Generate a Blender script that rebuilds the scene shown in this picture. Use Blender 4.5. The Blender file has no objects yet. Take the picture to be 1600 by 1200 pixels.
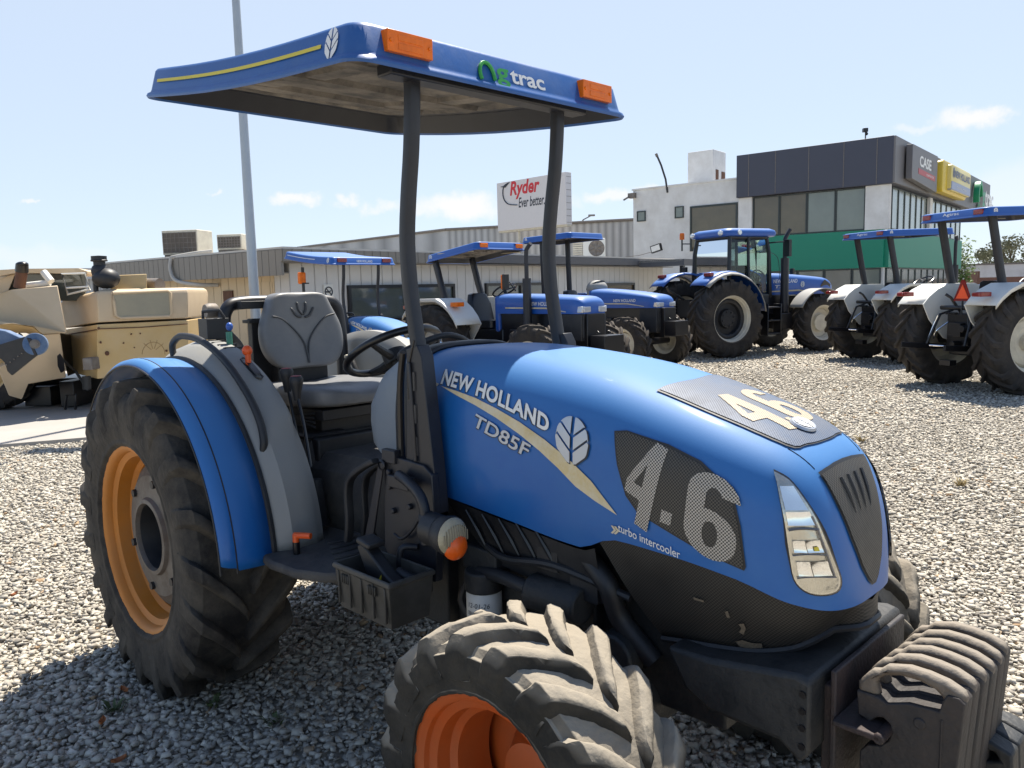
import bpy, bmesh, math, random
import numpy as np
from mathutils import Vector, Matrix
R = math.radians
sc = bpy.context.scene
random.seed(7)
# ------------------------------------------------------------------ camera, sky, sun, exposure
F = 1242.18; PITCH = .11797; ROLL = .0251; HC = 1.6217; YAW = .78778; TX, TY = -1.0025, 3.7388
def _cam():
    cp, sp = math.cos(PITCH), math.sin(PITCH)
    fw = Vector((0, cp, -sp)); rt = Vector((1, 0, 0)); up = Vector((0, sp, cp))
    c, s = math.cos(ROLL), math.sin(ROLL)
    return c*rt - s*up, c*up + s*rt, fw
CR, CU, CF = _cam()
cd = bpy.data.cameras.new('camera'); cam = bpy.data.objects.new('camera', cd); sc.collection.objects.link(cam)
m = Matrix.Identity(4)
for i in range(3):
    m[i][0] = CR[i]; m[i][1] = CU[i]; m[i][2] = -CF[i]
m[2][3] = HC
cam.matrix_world = m
cd.sensor_width = 36; cd.lens = F/1600*36; cd.clip_start = .05; cd.clip_end = 2000
sc.camera = cam
SUNV = Vector((.185, .466, 1.0)).normalized()
EL = math.asin(SUNV.z); AZ = math.atan2(SUNV.x, SUNV.y)
sd = bpy.data.lights.new('sun', 'SUN'); sd.energy = 5.0; sd.angle = R(.55); sd.color = (1, .93, .82)
so = bpy.data.objects.new('sun', sd); sc.collection.objects.link(so)
so.rotation_euler = SUNV.to_track_quat('Z', 'Y').to_euler()
sc.view_settings.view_transform = 'Standard'; sc.view_settings.look = 'None'
sc.view_settings.exposure = 1.0; sc.view_settings.gamma = 1
def ray(px, py):
    return CR*((px-800)/F) - CU*((py-600)/F) + CF
def at(px, py, Y):
    d = ray(px, py); k = Y/d.y
    return Vector((d.x*k, Y, HC + d.z*k))
def gnd(px, py, z=0):
    d = ray(px, py); k = (z-HC)/d.z
    return Vector((d.x*k, d.y*k, z))
W = bpy.data.worlds.new('World'); sc.world = W; W.use_nodes = True
def build_world():
    nt = W.node_tree; N = nt.nodes; L = nt.links
    N.clear()
    out = N.new('ShaderNodeOutputWorld'); bg = N.new('ShaderNodeBackground'); L.new(bg.outputs[0], out.inputs[0])
    sky = N.new('ShaderNodeTexSky'); sky.sky_type = 'NISHITA'; sky.sun_disc = False
    sky.sun_elevation = EL; sky.sun_rotation = AZ; sky.air_density = 1.0; sky.dust_density = 1.2; sky.ozone_density = 1.5; sky.altitude = 1600
    bg.inputs[1].default_value = .10
    tc = N.new('ShaderNodeTexCoord')
    nz = N.new('ShaderNodeTexNoise'); nz.inputs['Scale'].default_value = 22; nz.inputs['Detail'].default_value = 6; nz.inputs['Roughness'].default_value = .62
    L.new(tc.outputs['Generated'], nz.inputs['Vector'])
    sub = N.new('ShaderNodeVectorMath'); sub.operation = 'SUBTRACT'; L.new(nz.outputs['Color'], sub.inputs[0]); sub.inputs[1].default_value = (.5, .5, .5)
    sca = N.new('ShaderNodeVectorMath'); sca.operation = 'MULTIPLY'; L.new(sub.outputs[0], sca.inputs[0]); sca.inputs[1].default_value = (.10, .10, .045)
    add = N.new('ShaderNodeVectorMath'); add.operation = 'ADD'; L.new(tc.outputs['Generated'], add.inputs[0]); L.new(sca.outputs[0], add.inputs[1])
    prev = None
    for (px, py, w, h, a) in [(452, 316, 36, 12, .8), (540, 315, 24, 11, .7), (597, 322, 30, 12, .6), (722, 322, 82, 20, .9), (655, 328, 40, 12, .6), (955, 305, 40, 12, .7), (1010, 301, 32, 13, .7), (845, 318, 70, 14, .6),
                           (1520, 180, 50, 15, .85), (1430, 197, 36, 8, .4), (350, 303, 14, 4, .5), (45, 317, 18, 4, .6), (1190, 345, 60, 10, .6), (40, 405, 110, 16, .25), (1590, 300, 90, 40, .3)]:
        d = ray(px, py).normalized()
        a1 = N.new('ShaderNodeVectorMath'); a1.operation = 'SUBTRACT'; L.new(add.outputs[0], a1.inputs[0]); a1.inputs[1].default_value = d
        a2 = N.new('ShaderNodeVectorMath'); a2.operation = 'MULTIPLY'; L.new(a1.outputs[0], a2.inputs[0]); a2.inputs[1].default_value = (F/w, F/w, F/h)
        a3 = N.new('ShaderNodeVectorMath'); a3.operation = 'LENGTH'; L.new(a2.outputs[0], a3.inputs[0])
        mr = N.new('ShaderNodeMapRange'); mr.interpolation_type = 'SMOOTHSTEP'; L.new(a3.outputs['Value'], mr.inputs['Value'])
        mr.inputs['From Min'].default_value = 1.25; mr.inputs['From Max'].default_value = .35; mr.inputs['To Min'].default_value = 0; mr.inputs['To Max'].default_value = a
        if prev is None: prev = mr.outputs[0]
        else:
            mx = N.new('ShaderNodeMath'); mx.operation = 'MAXIMUM'; L.new(prev, mx.inputs[0]); L.new(mr.outputs[0], mx.inputs[1]); prev = mx.outputs[0]
    # pale haze low in the sky and towards the sun, deep blue overhead and behind
    sep = N.new('ShaderNodeSeparateXYZ'); L.new(tc.outputs['Generated'], sep.inputs[0])
    ev = N.new('ShaderNodeMapRange'); ev.interpolation_type = 'SMOOTHSTEP'; L.new(sep.outputs[2], ev.inputs['Value']); ev.inputs['From Min'].default_value = .72; ev.inputs['From Max'].default_value = .34; ev.inputs['To Min'].default_value = .05; ev.inputs['To Max'].default_value = .78
    dt = N.new('ShaderNodeVectorMath'); dt.operation = 'DOT_PRODUCT'; L.new(tc.outputs['Generated'], dt.inputs[0]); dt.inputs[1].default_value = Vector((SUNV.x, SUNV.y, 0)).normalized()
    fw = N.new('ShaderNodeMapRange'); fw.interpolation_type = 'SMOOTHSTEP'; L.new(dt.outputs['Value'], fw.inputs['Value']); fw.inputs['From Min'].default_value = -.3; fw.inputs['From Max'].default_value = .65; fw.inputs['To Min'].default_value = .30; fw.inputs['To Max'].default_value = 1
    ml = N.new('ShaderNodeMath'); ml.operation = 'MULTIPLY'; L.new(ev.outputs[0], ml.inputs[0]); L.new(fw.outputs[0], ml.inputs[1])
    veil = N.new('ShaderNodeMix'); veil.data_type = 'RGBA'; L.new(ml.outputs[0], veil.inputs['Factor']); L.new(sky.outputs[0], veil.inputs['A']); veil.inputs['B'].default_value = (3.62, 4.15, 4.85, 1)
    mix = N.new('ShaderNodeMix'); mix.data_type = 'RGBA'; L.new(prev, mix.inputs['Factor']); L.new(veil.outputs['Result'], mix.inputs['A'])
    mix.inputs['B'].default_value = (5.2, 5.1, 5.0, 1)
    L.new(mix.outputs['Result'], bg.inputs[0])
build_world()

# ------------------------------------------------------------------ mesh helpers
class B:
    def __init__(s): s.v = []; s.f = []; s.m = []; s.mi = 0
    def add(s, vs, fs, M=None):
        o = len(s.v)
        for p in vs:
            p = Vector(p)
            s.v.append(M @ p if M else p)
        for f in fs: s.f.append([i+o for i in f]); s.m.append(s.mi)
        return s
    def box(s, x0, x1, y0, y1, z0, z1, M=None):
        vs = [(x, y, z) for x in (x0, x1) for y in (y0, y1) for z in (z0, z1)]
        return s.add(vs, [(0, 1, 3, 2), (4, 6, 7, 5), (0, 4, 5, 1), (2, 3, 7, 6), (0, 2, 6, 4), (1, 5, 7, 3)], M)
    def loft(s, rings, closed=True, caps=True, loop=False):
        n = len(rings[0]); vs = [p for r in rings for p in r]; fs = []
        k = len(rings)
        for i in range(k if loop else k-1):
            a = i*n; b = ((i+1) % k)*n
            for j in range(n if closed else n-1):
                j2 = (j+1) % n
                fs.append((a+j, a+j2, b+j2, b+j))
        if caps and closed and not loop:
            fs.append(list(range(n))[::-1]); fs.append([(k-1)*n+j for j in range(n)])
        return s.add(vs, fs)
    def tube(s, pts, r, n=10, closed=False, sq=None):
        P = [Vector(p) for p in pts]; k = len(P); rings = []; up = None
        rr = r if isinstance(r, (list, tuple)) else [r]*k
        for i in range(k):
            if closed: t = P[(i+1) % k]-P[i-1]
            else: t = P[min(i+1, k-1)]-P[max(i-1, 0)]
            t.normalize()
            if up is None:
                up = Vector((0, 0, 1)) if abs(t.z) < .9 else Vector((1, 0, 0))
            a = t.cross(up).normalized(); up = a.cross(t).normalized()
            w, h = sq if sq else (1, 1)
            ring = []
            for j in range(n):
                th = 2*math.pi*j/n
                ca, sa = math.cos(th), math.sin(th)
                if sq:
                    ca = math.copysign(abs(ca)**.4, ca)*w; sa = math.copysign(abs(sa)**.4, sa)*h
                ring.append(P[i]+(a*ca+up*sa)*rr[i])
            rings.append(ring)
        return s.loft(rings, True, True, closed)
    def lathe(s, prof, axis='y', c=(0, 0, 0), n=48, M=None):
        c = Vector(c); rings = []
        for (r, h) in prof:
            ring = []
            for j in range(n):
                t = 2*math.pi*j/n; a, b = r*math.cos(t), r*math.sin(t)
                ring.append(c+Vector((a, h, b) if axis == 'y' else (h, a, b) if axis == 'x' else (a, b, h)))
            rings.append([M @ p for p in ring] if M else ring)
        return s.loft(rings, True, False)
    def cyl(s, p0, p1, r, n=20, r1=None):
        return s.tube([p0, p1], [r, r1 if r1 is not None else r], n)
    def ell(s, c, r, n=14, k=9):
        rings = []
        for i in range(k+1):
            t = math.pi*i/k; st = max(math.sin(t), .02)
            rings.append([Vector((c[0]+r[0]*st*math.cos(2*math.pi*j/n), c[1]+r[1]*st*math.sin(2*math.pi*j/n), c[2]-r[2]*math.cos(t))) for j in range(n)])
        return s.loft(rings)
    def grid(s, fn, us, vs):
        rows = [[Vector(fn(u, v)) for v in vs] for u in us]
        return s.loft(rings=rows, closed=False, caps=False)
    def prism(s, out, t, fn=lambda u, v, w: (u, w, v), holes=()):
        """flat outline (u, v) with holes, thickness t along w, mapped by fn(u, v, w)"""
        bm = bmesh.new(); es = []
        for lp in [out]+list(holes):
            vs = [bm.verts.new((u, v, 0)) for u, v in lp]
            es += [bm.edges.new((vs[i], vs[(i+1) % len(vs)])) for i in range(len(vs))]
        bmesh.ops.triangle_fill(bm, edges=es, use_beauty=True)
        bm.verts.index_update()
        n = len(bm.verts); V = [v.co.copy() for v in bm.verts]; Fs = [[v.index for v in f.verts] for f in bm.faces]
        E = [(e.verts[0].index, e.verts[1].index) for e in bm.edges if len(e.link_faces) == 1]
        bm.free()
        vs = [fn(v.x, v.y, 0) for v in V]
        fs = list(Fs)
        if t:
            vs += [fn(v.x, v.y, t) for v in V]
            fs += [[i+n for i in f][::-1] for f in Fs] + [(a, b, b+n, a+n) for a, b in E]
        return s.add(vs, fs)
def obj(name, b, mat, parent=None, bev=0, smooth=40, solid=0, sub=0, **tags):
    me = bpy.data.meshes.new(name)
    me.from_pydata([tuple(v) for v in b.v], [], b.f)
    mats = mat if isinstance(mat, (list, tuple)) else [mat]
    for mm in mats: me.materials.append(mm)
    me.polygons.foreach_set('material_index', b.m)
    bm = bmesh.new(); bm.from_mesh(me); bmesh.ops.remove_doubles(bm, verts=bm.verts, dist=1e-5)
    bmesh.ops.recalc_face_normals(bm, faces=bm.faces); bm.to_mesh(me); bm.free()
    if smooth:
        me.polygons.foreach_set('use_smooth', [True]*len(me.polygons))
        me.set_sharp_from_angle(angle=R(smooth))
    o = bpy.data.objects.new(name, me); sc.collection.objects.link(o)
    if parent: o.parent = parent
    if solid:
        q = o.modifiers.new('solid', 'SOLIDIFY'); q.thickness = solid; q.offset = 0
    if sub:
        q = o.modifiers.new('sub', 'SUBSURF'); q.levels = sub; q.render_levels = sub
    if bev:
        q = o.modifiers.new('bev', 'BEVEL'); q.width = bev; q.segments = 2; q.limit_method = 'ANGLE'; q.angle_limit = R(40); q.harden_normals = False
    for k, v in tags.items(): o[k] = v
    return o
def thing(name, label, cat, loc=(0, 0, 0), rz=0, group=None, s=1):
    o = bpy.data.objects.new(name, None); sc.collection.objects.link(o)
    o.location = loc; o.rotation_euler = (0, 0, rz); o.scale = (s, s, s)
    o.empty_display_size = .2
    o['label'] = label; o['category'] = cat
    if group: o['group'] = group
    return o
def smooth_path(pts, n=6):
    P = [Vector(p) for p in pts]; out = []
    for i in range(len(P)-1):
        p0 = P[max(i-1, 0)]; p1 = P[i]; p2 = P[i+1]; p3 = P[min(i+2, len(P)-1)]
        for k in range(n):
            t = k/n
            out.append(.5*((2*p1)+(p2-p0)*t+(2*p0-5*p1+4*p2-p3)*t*t+(3*p1-p0-3*p2+p3)*t**3))
    out.append(P[-1]); return out
def pchip(xs, ys):
    h = [xs[i+1]-xs[i] for i in range(len(xs)-1)]; d = [(ys[i+1]-ys[i])/h[i] for i in range(len(h))]
    mm = [d[0]]+[2*d[i-1]*d[i]/(d[i-1]+d[i]) if d[i-1]*d[i] > 0 else 0 for i in range(1, len(d))]+[d[-1]]
    def f(x):
        x = min(max(x, xs[0]), xs[-1]); i = 0
        while i < len(h)-1 and x > xs[i+1]: i += 1
        t = (x-xs[i])/h[i]
        return ys[i]*(1+2*t)*(1-t)**2+mm[i]*h[i]*t*(1-t)**2+ys[i+1]*t*t*(3-2*t)+mm[i+1]*h[i]*t*t*(t-1)
    return f
def flat2d(verts, faces, fn, cut=None, cutx=None):
    """flat 2-D faces, cut on a grid and mapped onto a surface"""
    bm = bmesh.new()
    vs = [bm.verts.new((x, y, 0)) for x, y in verts]
    for f in faces:
        try: bm.faces.new([vs[i] for i in f])
        except ValueError: pass
    if cut:
        xs = [v.co.x for v in bm.verts]; ys = [v.co.y for v in bm.verts]
        for ax, lo, hi in ((0, min(xs), max(xs)), (1, min(ys), max(ys))):
            k = lo+cut
            while k < hi:
                co = [0, 0, 0]; no = [0, 0, 0]; co[ax] = k; no[ax] = 1
                bmesh.ops.bisect_plane(bm, geom=bm.verts[:]+bm.edges[:]+bm.faces[:], plane_co=co, plane_no=no)
                k += cut
    bm.verts.index_update()
    b = B(); b.add([fn(v.co.x, v.co.y) for v in bm.verts], [[v.index for v in f.verts] for f in bm.faces])
    bm.free(); return b
def text2d(s, h, w=None, shear=0, bold=0, spacing=1):
    cu = bpy.data.curves.new('t', 'FONT'); cu.body = s; cu.size = 1; cu.shear = shear; cu.offset = bold; cu.space_character = spacing; cu.resolution_u = 4
    o = bpy.data.objects.new('t', cu)
    me = bpy.data.meshes.new_from_object(o)
    V = [(v.co.x, v.co.y) for v in me.vertices]; Fc = [list(p.vertices) for p in me.polygons]
    bpy.data.objects.remove(o); bpy.data.curves.remove(cu); bpy.data.meshes.remove(me)
    x0 = min(v[0] for v in V); x1 = max(v[0] for v in V); y0 = min(v[1] for v in V); y1 = max(v[1] for v in V)
    k = h/(y1-y0); kx = w/(x1-x0) if w else k
    return [((x-x0)*kx, (y-y0)*k) for x, y in V], Fc
def text_on(s, h, w, fn, shear=0, bold=0, cut=None, spacing=1):
    V, Fc = text2d(s, h, w, shear, bold, spacing)
    return flat2d(V, Fc, fn, cut)
def leaf2d(w, h):
    """oval wheat-leaf emblem: six blades, centred at 0,0"""
    V = []; Fc = []
    a, bb = w/2, h/2
    for sgn in (-1, 1):
        for k, (lo, hi) in enumerate([(-1.05, -.46), (-.34, .18), (.30, 1.1)]):
            n = 10; us = [.10+(.999-.10)*i/n for i in range(n+1)]; row = []
            for u in us:
                e = math.sqrt(max(0, 1-u*u)); m_ = .75*u-.12
                l = max(-e, lo+m_+(0 if k else 0)); t = min(e, hi+m_)
                if k == 2: t = min(e, .98-.0*u)
                if l > t: l = t
                row.append((u, l, t))
            o = len(V)
            for u, l, t in row: V += [(sgn*u*a, l*bb), (sgn*u*a, t*bb)]
            for i in range(n): Fc.append([o+2*i, o+2*i+2, o+2*i+3, o+2*i+1])
    return V, Fc

# ------------------------------------------------------------------ materials
def mat(name, col, rough=.5, metal=0, var=.12, scale=6, bump=0, bscale=80, dust=None, dfac=.5, dscale=3, coat=0, trans=0, spec=.5, detail=5, up=None):
    M = bpy.data.materials.new(name); M.use_nodes = True
    nt = M.node_tree; N = nt.nodes; L = nt.links; p = N['Principled BSDF']
    tc = N.new('ShaderNodeTexCoord')
    nz = N.new('ShaderNodeTexNoise'); nz.inputs['Scale'].default_value = scale; nz.inputs['Detail'].default_value = detail; nz.inputs['Roughness'].default_value = .6
    L.new(tc.outputs['Object'], nz.inputs['Vector'])
    mx = N.new('ShaderNodeMix'); mx.data_type = 'RGBA'; L.new(nz.outputs['Fac'], mx.inputs['Factor'])
    mx.inputs['A'].default_value = (*[max(0, c*(1-var)) for c in col], 1); mx.inputs['B'].default_value = (*[min(1, c*(1+var)) for c in col], 1)
    last = mx.outputs['Result']
    if dust:
        n2 = N.new('ShaderNodeTexNoise'); n2.inputs['Scale'].default_value = dscale; n2.inputs['Detail'].default_value = 8; n2.inputs['Roughness'].default_value = .7
        L.new(tc.outputs['Object'], n2.inputs['Vector'])
        mr = N.new('ShaderNodeMapRange'); L.new(n2.outputs['Fac'], mr.inputs['Value'])
        mr.inputs['From Min'].default_value = .38; mr.inputs['From Max'].default_value = .68; mr.inputs['To Max'].default_value = dfac
        fac = mr.outputs[0]
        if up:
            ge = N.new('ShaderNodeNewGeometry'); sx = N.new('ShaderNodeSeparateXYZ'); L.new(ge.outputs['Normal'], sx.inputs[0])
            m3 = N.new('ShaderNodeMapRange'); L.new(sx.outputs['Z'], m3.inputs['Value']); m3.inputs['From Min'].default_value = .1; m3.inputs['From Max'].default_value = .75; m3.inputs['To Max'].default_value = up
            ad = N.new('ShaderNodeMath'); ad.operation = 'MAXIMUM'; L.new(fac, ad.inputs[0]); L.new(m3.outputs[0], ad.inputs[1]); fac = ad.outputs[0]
        m2 = N.new('ShaderNodeMix'); m2.data_type = 'RGBA'; L.new(fac, m2.inputs['Factor']); L.new(last, m2.inputs['A']); m2.inputs['B'].default_value = (*dust, 1)
        last = m2.outputs['Result']
        rr = N.new('ShaderNodeMapRange'); L.new(fac, rr.inputs['Value']); rr.inputs['To Min'].default_value = rough; rr.inputs['To Max'].default_value = min(1, rough+.35)
        L.new(rr.outputs[0], p.inputs['Roughness'])
    else: p.inputs['Roughness'].default_value = rough
    L.new(last, p.inputs['Base Color'])
    p.inputs['Metallic'].default_value = metal; p.inputs['Coat Weight'].default_value = coat; p.inputs['Coat Roughness'].default_value = .12
    p.inputs['Specular IOR Level'].default_value = spec
    if trans: p.inputs['Transmission Weight'].default_value = trans
    if bump:
        n3 = N.new('ShaderNodeTexNoise'); n3.inputs['Scale'].default_value = bscale; n3.inputs['Detail'].default_value = 4
        L.new(tc.outputs['Object'], n3.inputs['Vector'])
        bp = N.new('ShaderNodeBump'); bp.inputs['Strength'].default_value = bump; bp.inputs['Distance'].default_value = .01
        L.new(n3.outputs['Fac'], bp.inputs['Height']); L.new(bp.outputs[0], p.inputs['Normal'])
    return M
def screen_mat(name, hole, wire, cell, plane='xz', wrough=.5, dust=None):
    """perforated sheet: a fine regular dot pattern"""
    M = mat(name, wire, wrough, var=.2, dust=dust, dfac=.6, dscale=5)
    N = M.node_tree.nodes; L = M.node_tree.links; p = N['Principled BSDF']
    src = p.inputs['Base Color'].links[0].from_socket
    tc = N.new('ShaderNodeTexCoord'); sx = N.new('ShaderNodeSeparateXYZ'); L.new(tc.outputs['Object'], sx.inputs[0]); cx = N.new('ShaderNodeCombineXYZ')
    if plane == 'xz': L.new(sx.outputs[0], cx.inputs[0]); L.new(sx.outputs[2], cx.inputs[1])
    elif plane == 'xy': L.new(sx.outputs[0], cx.inputs[0]); L.new(sx.outputs[1], cx.inputs[1])
    else: L.new(sx.outputs[1], cx.inputs[0]); L.new(sx.outputs[2], cx.inputs[1])
    mp = N.new('ShaderNodeMapping'); L.new(cx.outputs[0], mp.inputs['Vector']); mp.inputs['Rotation'].default_value = (0, 0, .785)
    vo = N.new('ShaderNodeTexVoronoi'); vo.voronoi_dimensions = '2D'; vo.inputs['Scale'].default_value = 1/cell; vo.inputs['Randomness'].default_value = 0
    L.new(mp.outputs[0], vo.inputs['Vector'])
    mr = N.new('ShaderNodeMapRange'); L.new(vo.outputs['Distance'], mr.inputs['Value']); mr.inputs['From Min'].default_value = .36; mr.inputs['From Max'].default_value = .48
    mx = N.new('ShaderNodeMix'); mx.data_type = 'RGBA'; L.new(mr.outputs[0], mx.inputs['Factor']); mx.inputs['A'].default_value = (*hole, 1); L.new(src, mx.inputs['B'])
    L.new(mx.outputs['Result'], p.inputs['Base Color'])
    return M
def glass_mat(name, tint, fac=.12, rough=.02):
    M = bpy.data.materials.new(name); M.use_nodes = True; N = M.node_tree.nodes; L = M.node_tree.links; N.clear()
    o = N.new('ShaderNodeOutputMaterial'); t = N.new('ShaderNodeBsdfTransparent'); t.inputs[0].default_value = (*tint, 1)
    g = N.new('ShaderNodeBsdfGlossy'); g.inputs['Roughness'].default_value = rough
    fr = N.new('ShaderNodeFresnel'); fr.inputs[0].default_value = 1.45
    ad = N.new('ShaderNodeMath'); ad.operation = 'ADD'; L.new(fr.outputs[0], ad.inputs[0]); ad.inputs[1].default_value = fac
    mx = N.new('ShaderNodeMixShader'); L.new(ad.outputs[0], mx.inputs[0]); L.new(t.outputs[0], mx.inputs[1]); L.new(g.outputs[0], mx.inputs[2]); L.new(mx.outputs[0], o.inputs[0])
    return M
DUST = (.36, .32, .26)
blue = mat('blue_paint', (.002, .098, .355), .40, var=.12, scale=2.5, dust=(.075, .215, .43), dfac=.20, dscale=3.4, coat=.12, spec=.4, bump=.02, bscale=300, up=.62)  # paler upward faces: faded, dusty paint plus the sunlit top's tone
blue_b = mat('blue_paint_far', (.006, .075, .35), .32, var=.08, coat=.2, dust=(.08, .19, .42), dfac=.1, up=.5)
blue_d = mat('blue_canopy', (.005, .078, .285), .38, var=.16, scale=4, dust=(.12, .17, .27), dfac=.25, dscale=5, bump=.05, bscale=60)
black = mat('black_plastic', (.010, .011, .014), .5, var=.3, scale=9, dust=(.07, .066, .062), dfac=.3, dscale=6, bump=.05, bscale=120)
blackg = mat('black_gloss', (.008, .008, .010), .3, var=.2)
post_m = mat('black_post', (.009, .010, .015), .42, var=.3, scale=12, dust=(.05, .05, .055), dfac=.25, dscale=9)
iron = mat('cast_iron', (.014, .016, .018), .55, var=.4, scale=10, dust=(.065, .06, .052), dfac=.4, dscale=9, bump=.25, bscale=70)
rusty = mat('rusty_iron', (.018, .018, .02), .6, var=.3, scale=14, dust=(.11, .045, .028), dfac=.30, dscale=7, bump=.3, bscale=90)
weight_m = mat('ballast_iron', (.015, .015, .017), .62, var=.35, scale=16, dust=(.10, .07, .05), dfac=.35, dscale=9, bump=.3, bscale=80)
handle_m = mat('worn_handle', (.10, .075, .055), .6, var=.4, scale=20, dust=(.27, .235, .19), dfac=.4, dscale=14, bump=.3, bscale=80, up=.8)
rubber = mat('tyre_rubber', (.019, .018, .018), .78, var=.35, scale=7, dust=(.16, .138, .108), dfac=.5, dscale=5, bump=.35, bscale=45, spec=.25)
rubber_f = mat('dusty_sunlit_tyre_rubber', (.019, .019, .018), .82, var=.3, scale=9, dust=(.33, .29, .23), dfac=.10, dscale=6, bump=.6, bscale=34, spec=.2, up=.85)  # dust, with the sunlit top and shaded sidewall also put into the colour
rubber_b = mat('far_tyre_rubber', (.017, .016, .016), .75, var=.35, scale=6, dust=(.115, .095, .075), dfac=.4, dscale=4, bump=.2, bscale=30, spec=.3, up=.6)
orange = mat('orange_rim', (.50, .165, .010), .5, var=.25, scale=5, dust=(.36, .19, .07), dfac=.4, dscale=4, bump=.05, bscale=60)
orange_f = mat('orange_red_rim', (.42, .075, .010), .4, var=.25, scale=5, dust=(.25, .085, .03), dfac=.4, dscale=4)
hubdark = mat('hub_dark_metal', (.15, .135, .12), .55, .3, var=.35, scale=14, dust=(.10, .07, .045), dfac=.6, dscale=10)
hubgrey = mat('hub_metal', (.20, .185, .17), .5, .35, var=.3, scale=14, dust=(.14, .10, .07), dfac=.6, dscale=10)
housing = mat('grey_plastic', (.25, .25, .24), .55, var=.10, scale=4, dust=(.30, .28, .24), dfac=.3, dscale=5, bump=.06, bscale=200)
seat_d = mat('vinyl_crease_shade', (.055, .058, .064), .5)  # darker vinyl that paints the shade in the seat creases
seatm = mat('grey_vinyl', (.145, .15, .16), .45, var=.12, scale=6, dust=(.26, .25, .23), dfac=.3, dscale=6, bump=.05, bscale=300)
dashm = mat('grey_cowl', (.17, .20, .235), .5, var=.08, scale=5, dust=(.28, .28, .27), dfac=.25, dscale=6)
mud = mat('dusty_floor', (.035, .035, .038), .7, var=.3, scale=8, dust=(.13, .12, .105), dfac=.7, dscale=5, bump=.2, bscale=60)
under = mat('dusty_underside', (.06, .055, .05), .85, var=.45, scale=5, dust=(.30, .26, .21), dfac=.9, dscale=4, bump=.15, bscale=30)
scr_m = screen_mat('black_screen', (.006, .006, .006), (.060, .056, .050), .0062, dust=(.14, .12, .09))
scr_c = screen_mat('cowl_screen', (.006, .006, .006), (.032, .030, .027), .0062, dust=(.075, .064, .05))
scr_f = screen_mat('front_screen', (.006, .006, .006), (.075, .070, .062), .0062, 'yz', dust=(.14, .12, .09))
scr_n = screen_mat('painted_screen', (.05, .046, .04), (.52, .48, .42), .0062)
scr_t = screen_mat('blue_grey_screen', (.02, .035, .07), (.10, .15, .24), .0062, 'xy', dust=(.26, .23, .18))
scr_tn = screen_mat('cream_screen', (.16, .14, .11), (.62, .50, .34), .0062, 'xy')
white_d = mat('white_lettering', (.72, .72, .70), .5, var=.1)
white_p = mat('white_paint', (.70, .70, .66), .45, var=.1, dust=(.45, .42, .36), dfac=.3, dscale=3)
silver = mat('silver_lettering', (.42, .45, .50), .35, .4, var=.15)
gold = mat('gold_stripe', (.56, .44, .22), .5, var=.25, scale=9, dust=(.70, .68, .60), dfac=.6, dscale=14)
yellow = mat('yellow_stripe', (.62, .50, .04), .5, var=.1)
green_d = mat('green_lettering', (.03, .30, .05), .5)
dark_d = mat('dark_lettering', (.03, .035, .05), .6)
amber = mat('amber_lens', (.80, .15, .0), .28, var=.35, scale=30, coat=.15, spec=.3)
redlens = mat('red_lens', (.22, .015, .012), .2, var=.2, scale=30, coat=.4)
orange_k = mat('orange_knob', (.75, .10, .015), .4, var=.1)
red_k = mat('red_knob', (.28, .05, .05), .5, var=.2)
bluek = mat('blue_knob', (.03, .10, .40), .4); greenk = mat('green_knob', (.05, .22, .15), .4)
chrome = mat('chrome', (.85, .85, .86), .08, 1, var=.05)
rib_m = mat('lens_rib_glass', (.20, .18, .13), .3)
lensm = mat('cloudy_lens', (.36, .32, .22), .3, var=.25, scale=25, coat=.15, bump=.3, bscale=60)
cglass = glass_mat('clear_lens', (.97, .97, .95), .06)
rimcream = mat('cream_rim', (.60, .56, .45), .5, var=.12, dust=(.35, .31, .25), dfac=.5, dscale=5)
glassd = mat('dark_glass', (.075, .09, .085), .06, var=.4, scale=1.2, coat=.4, spec=.8)
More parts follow.
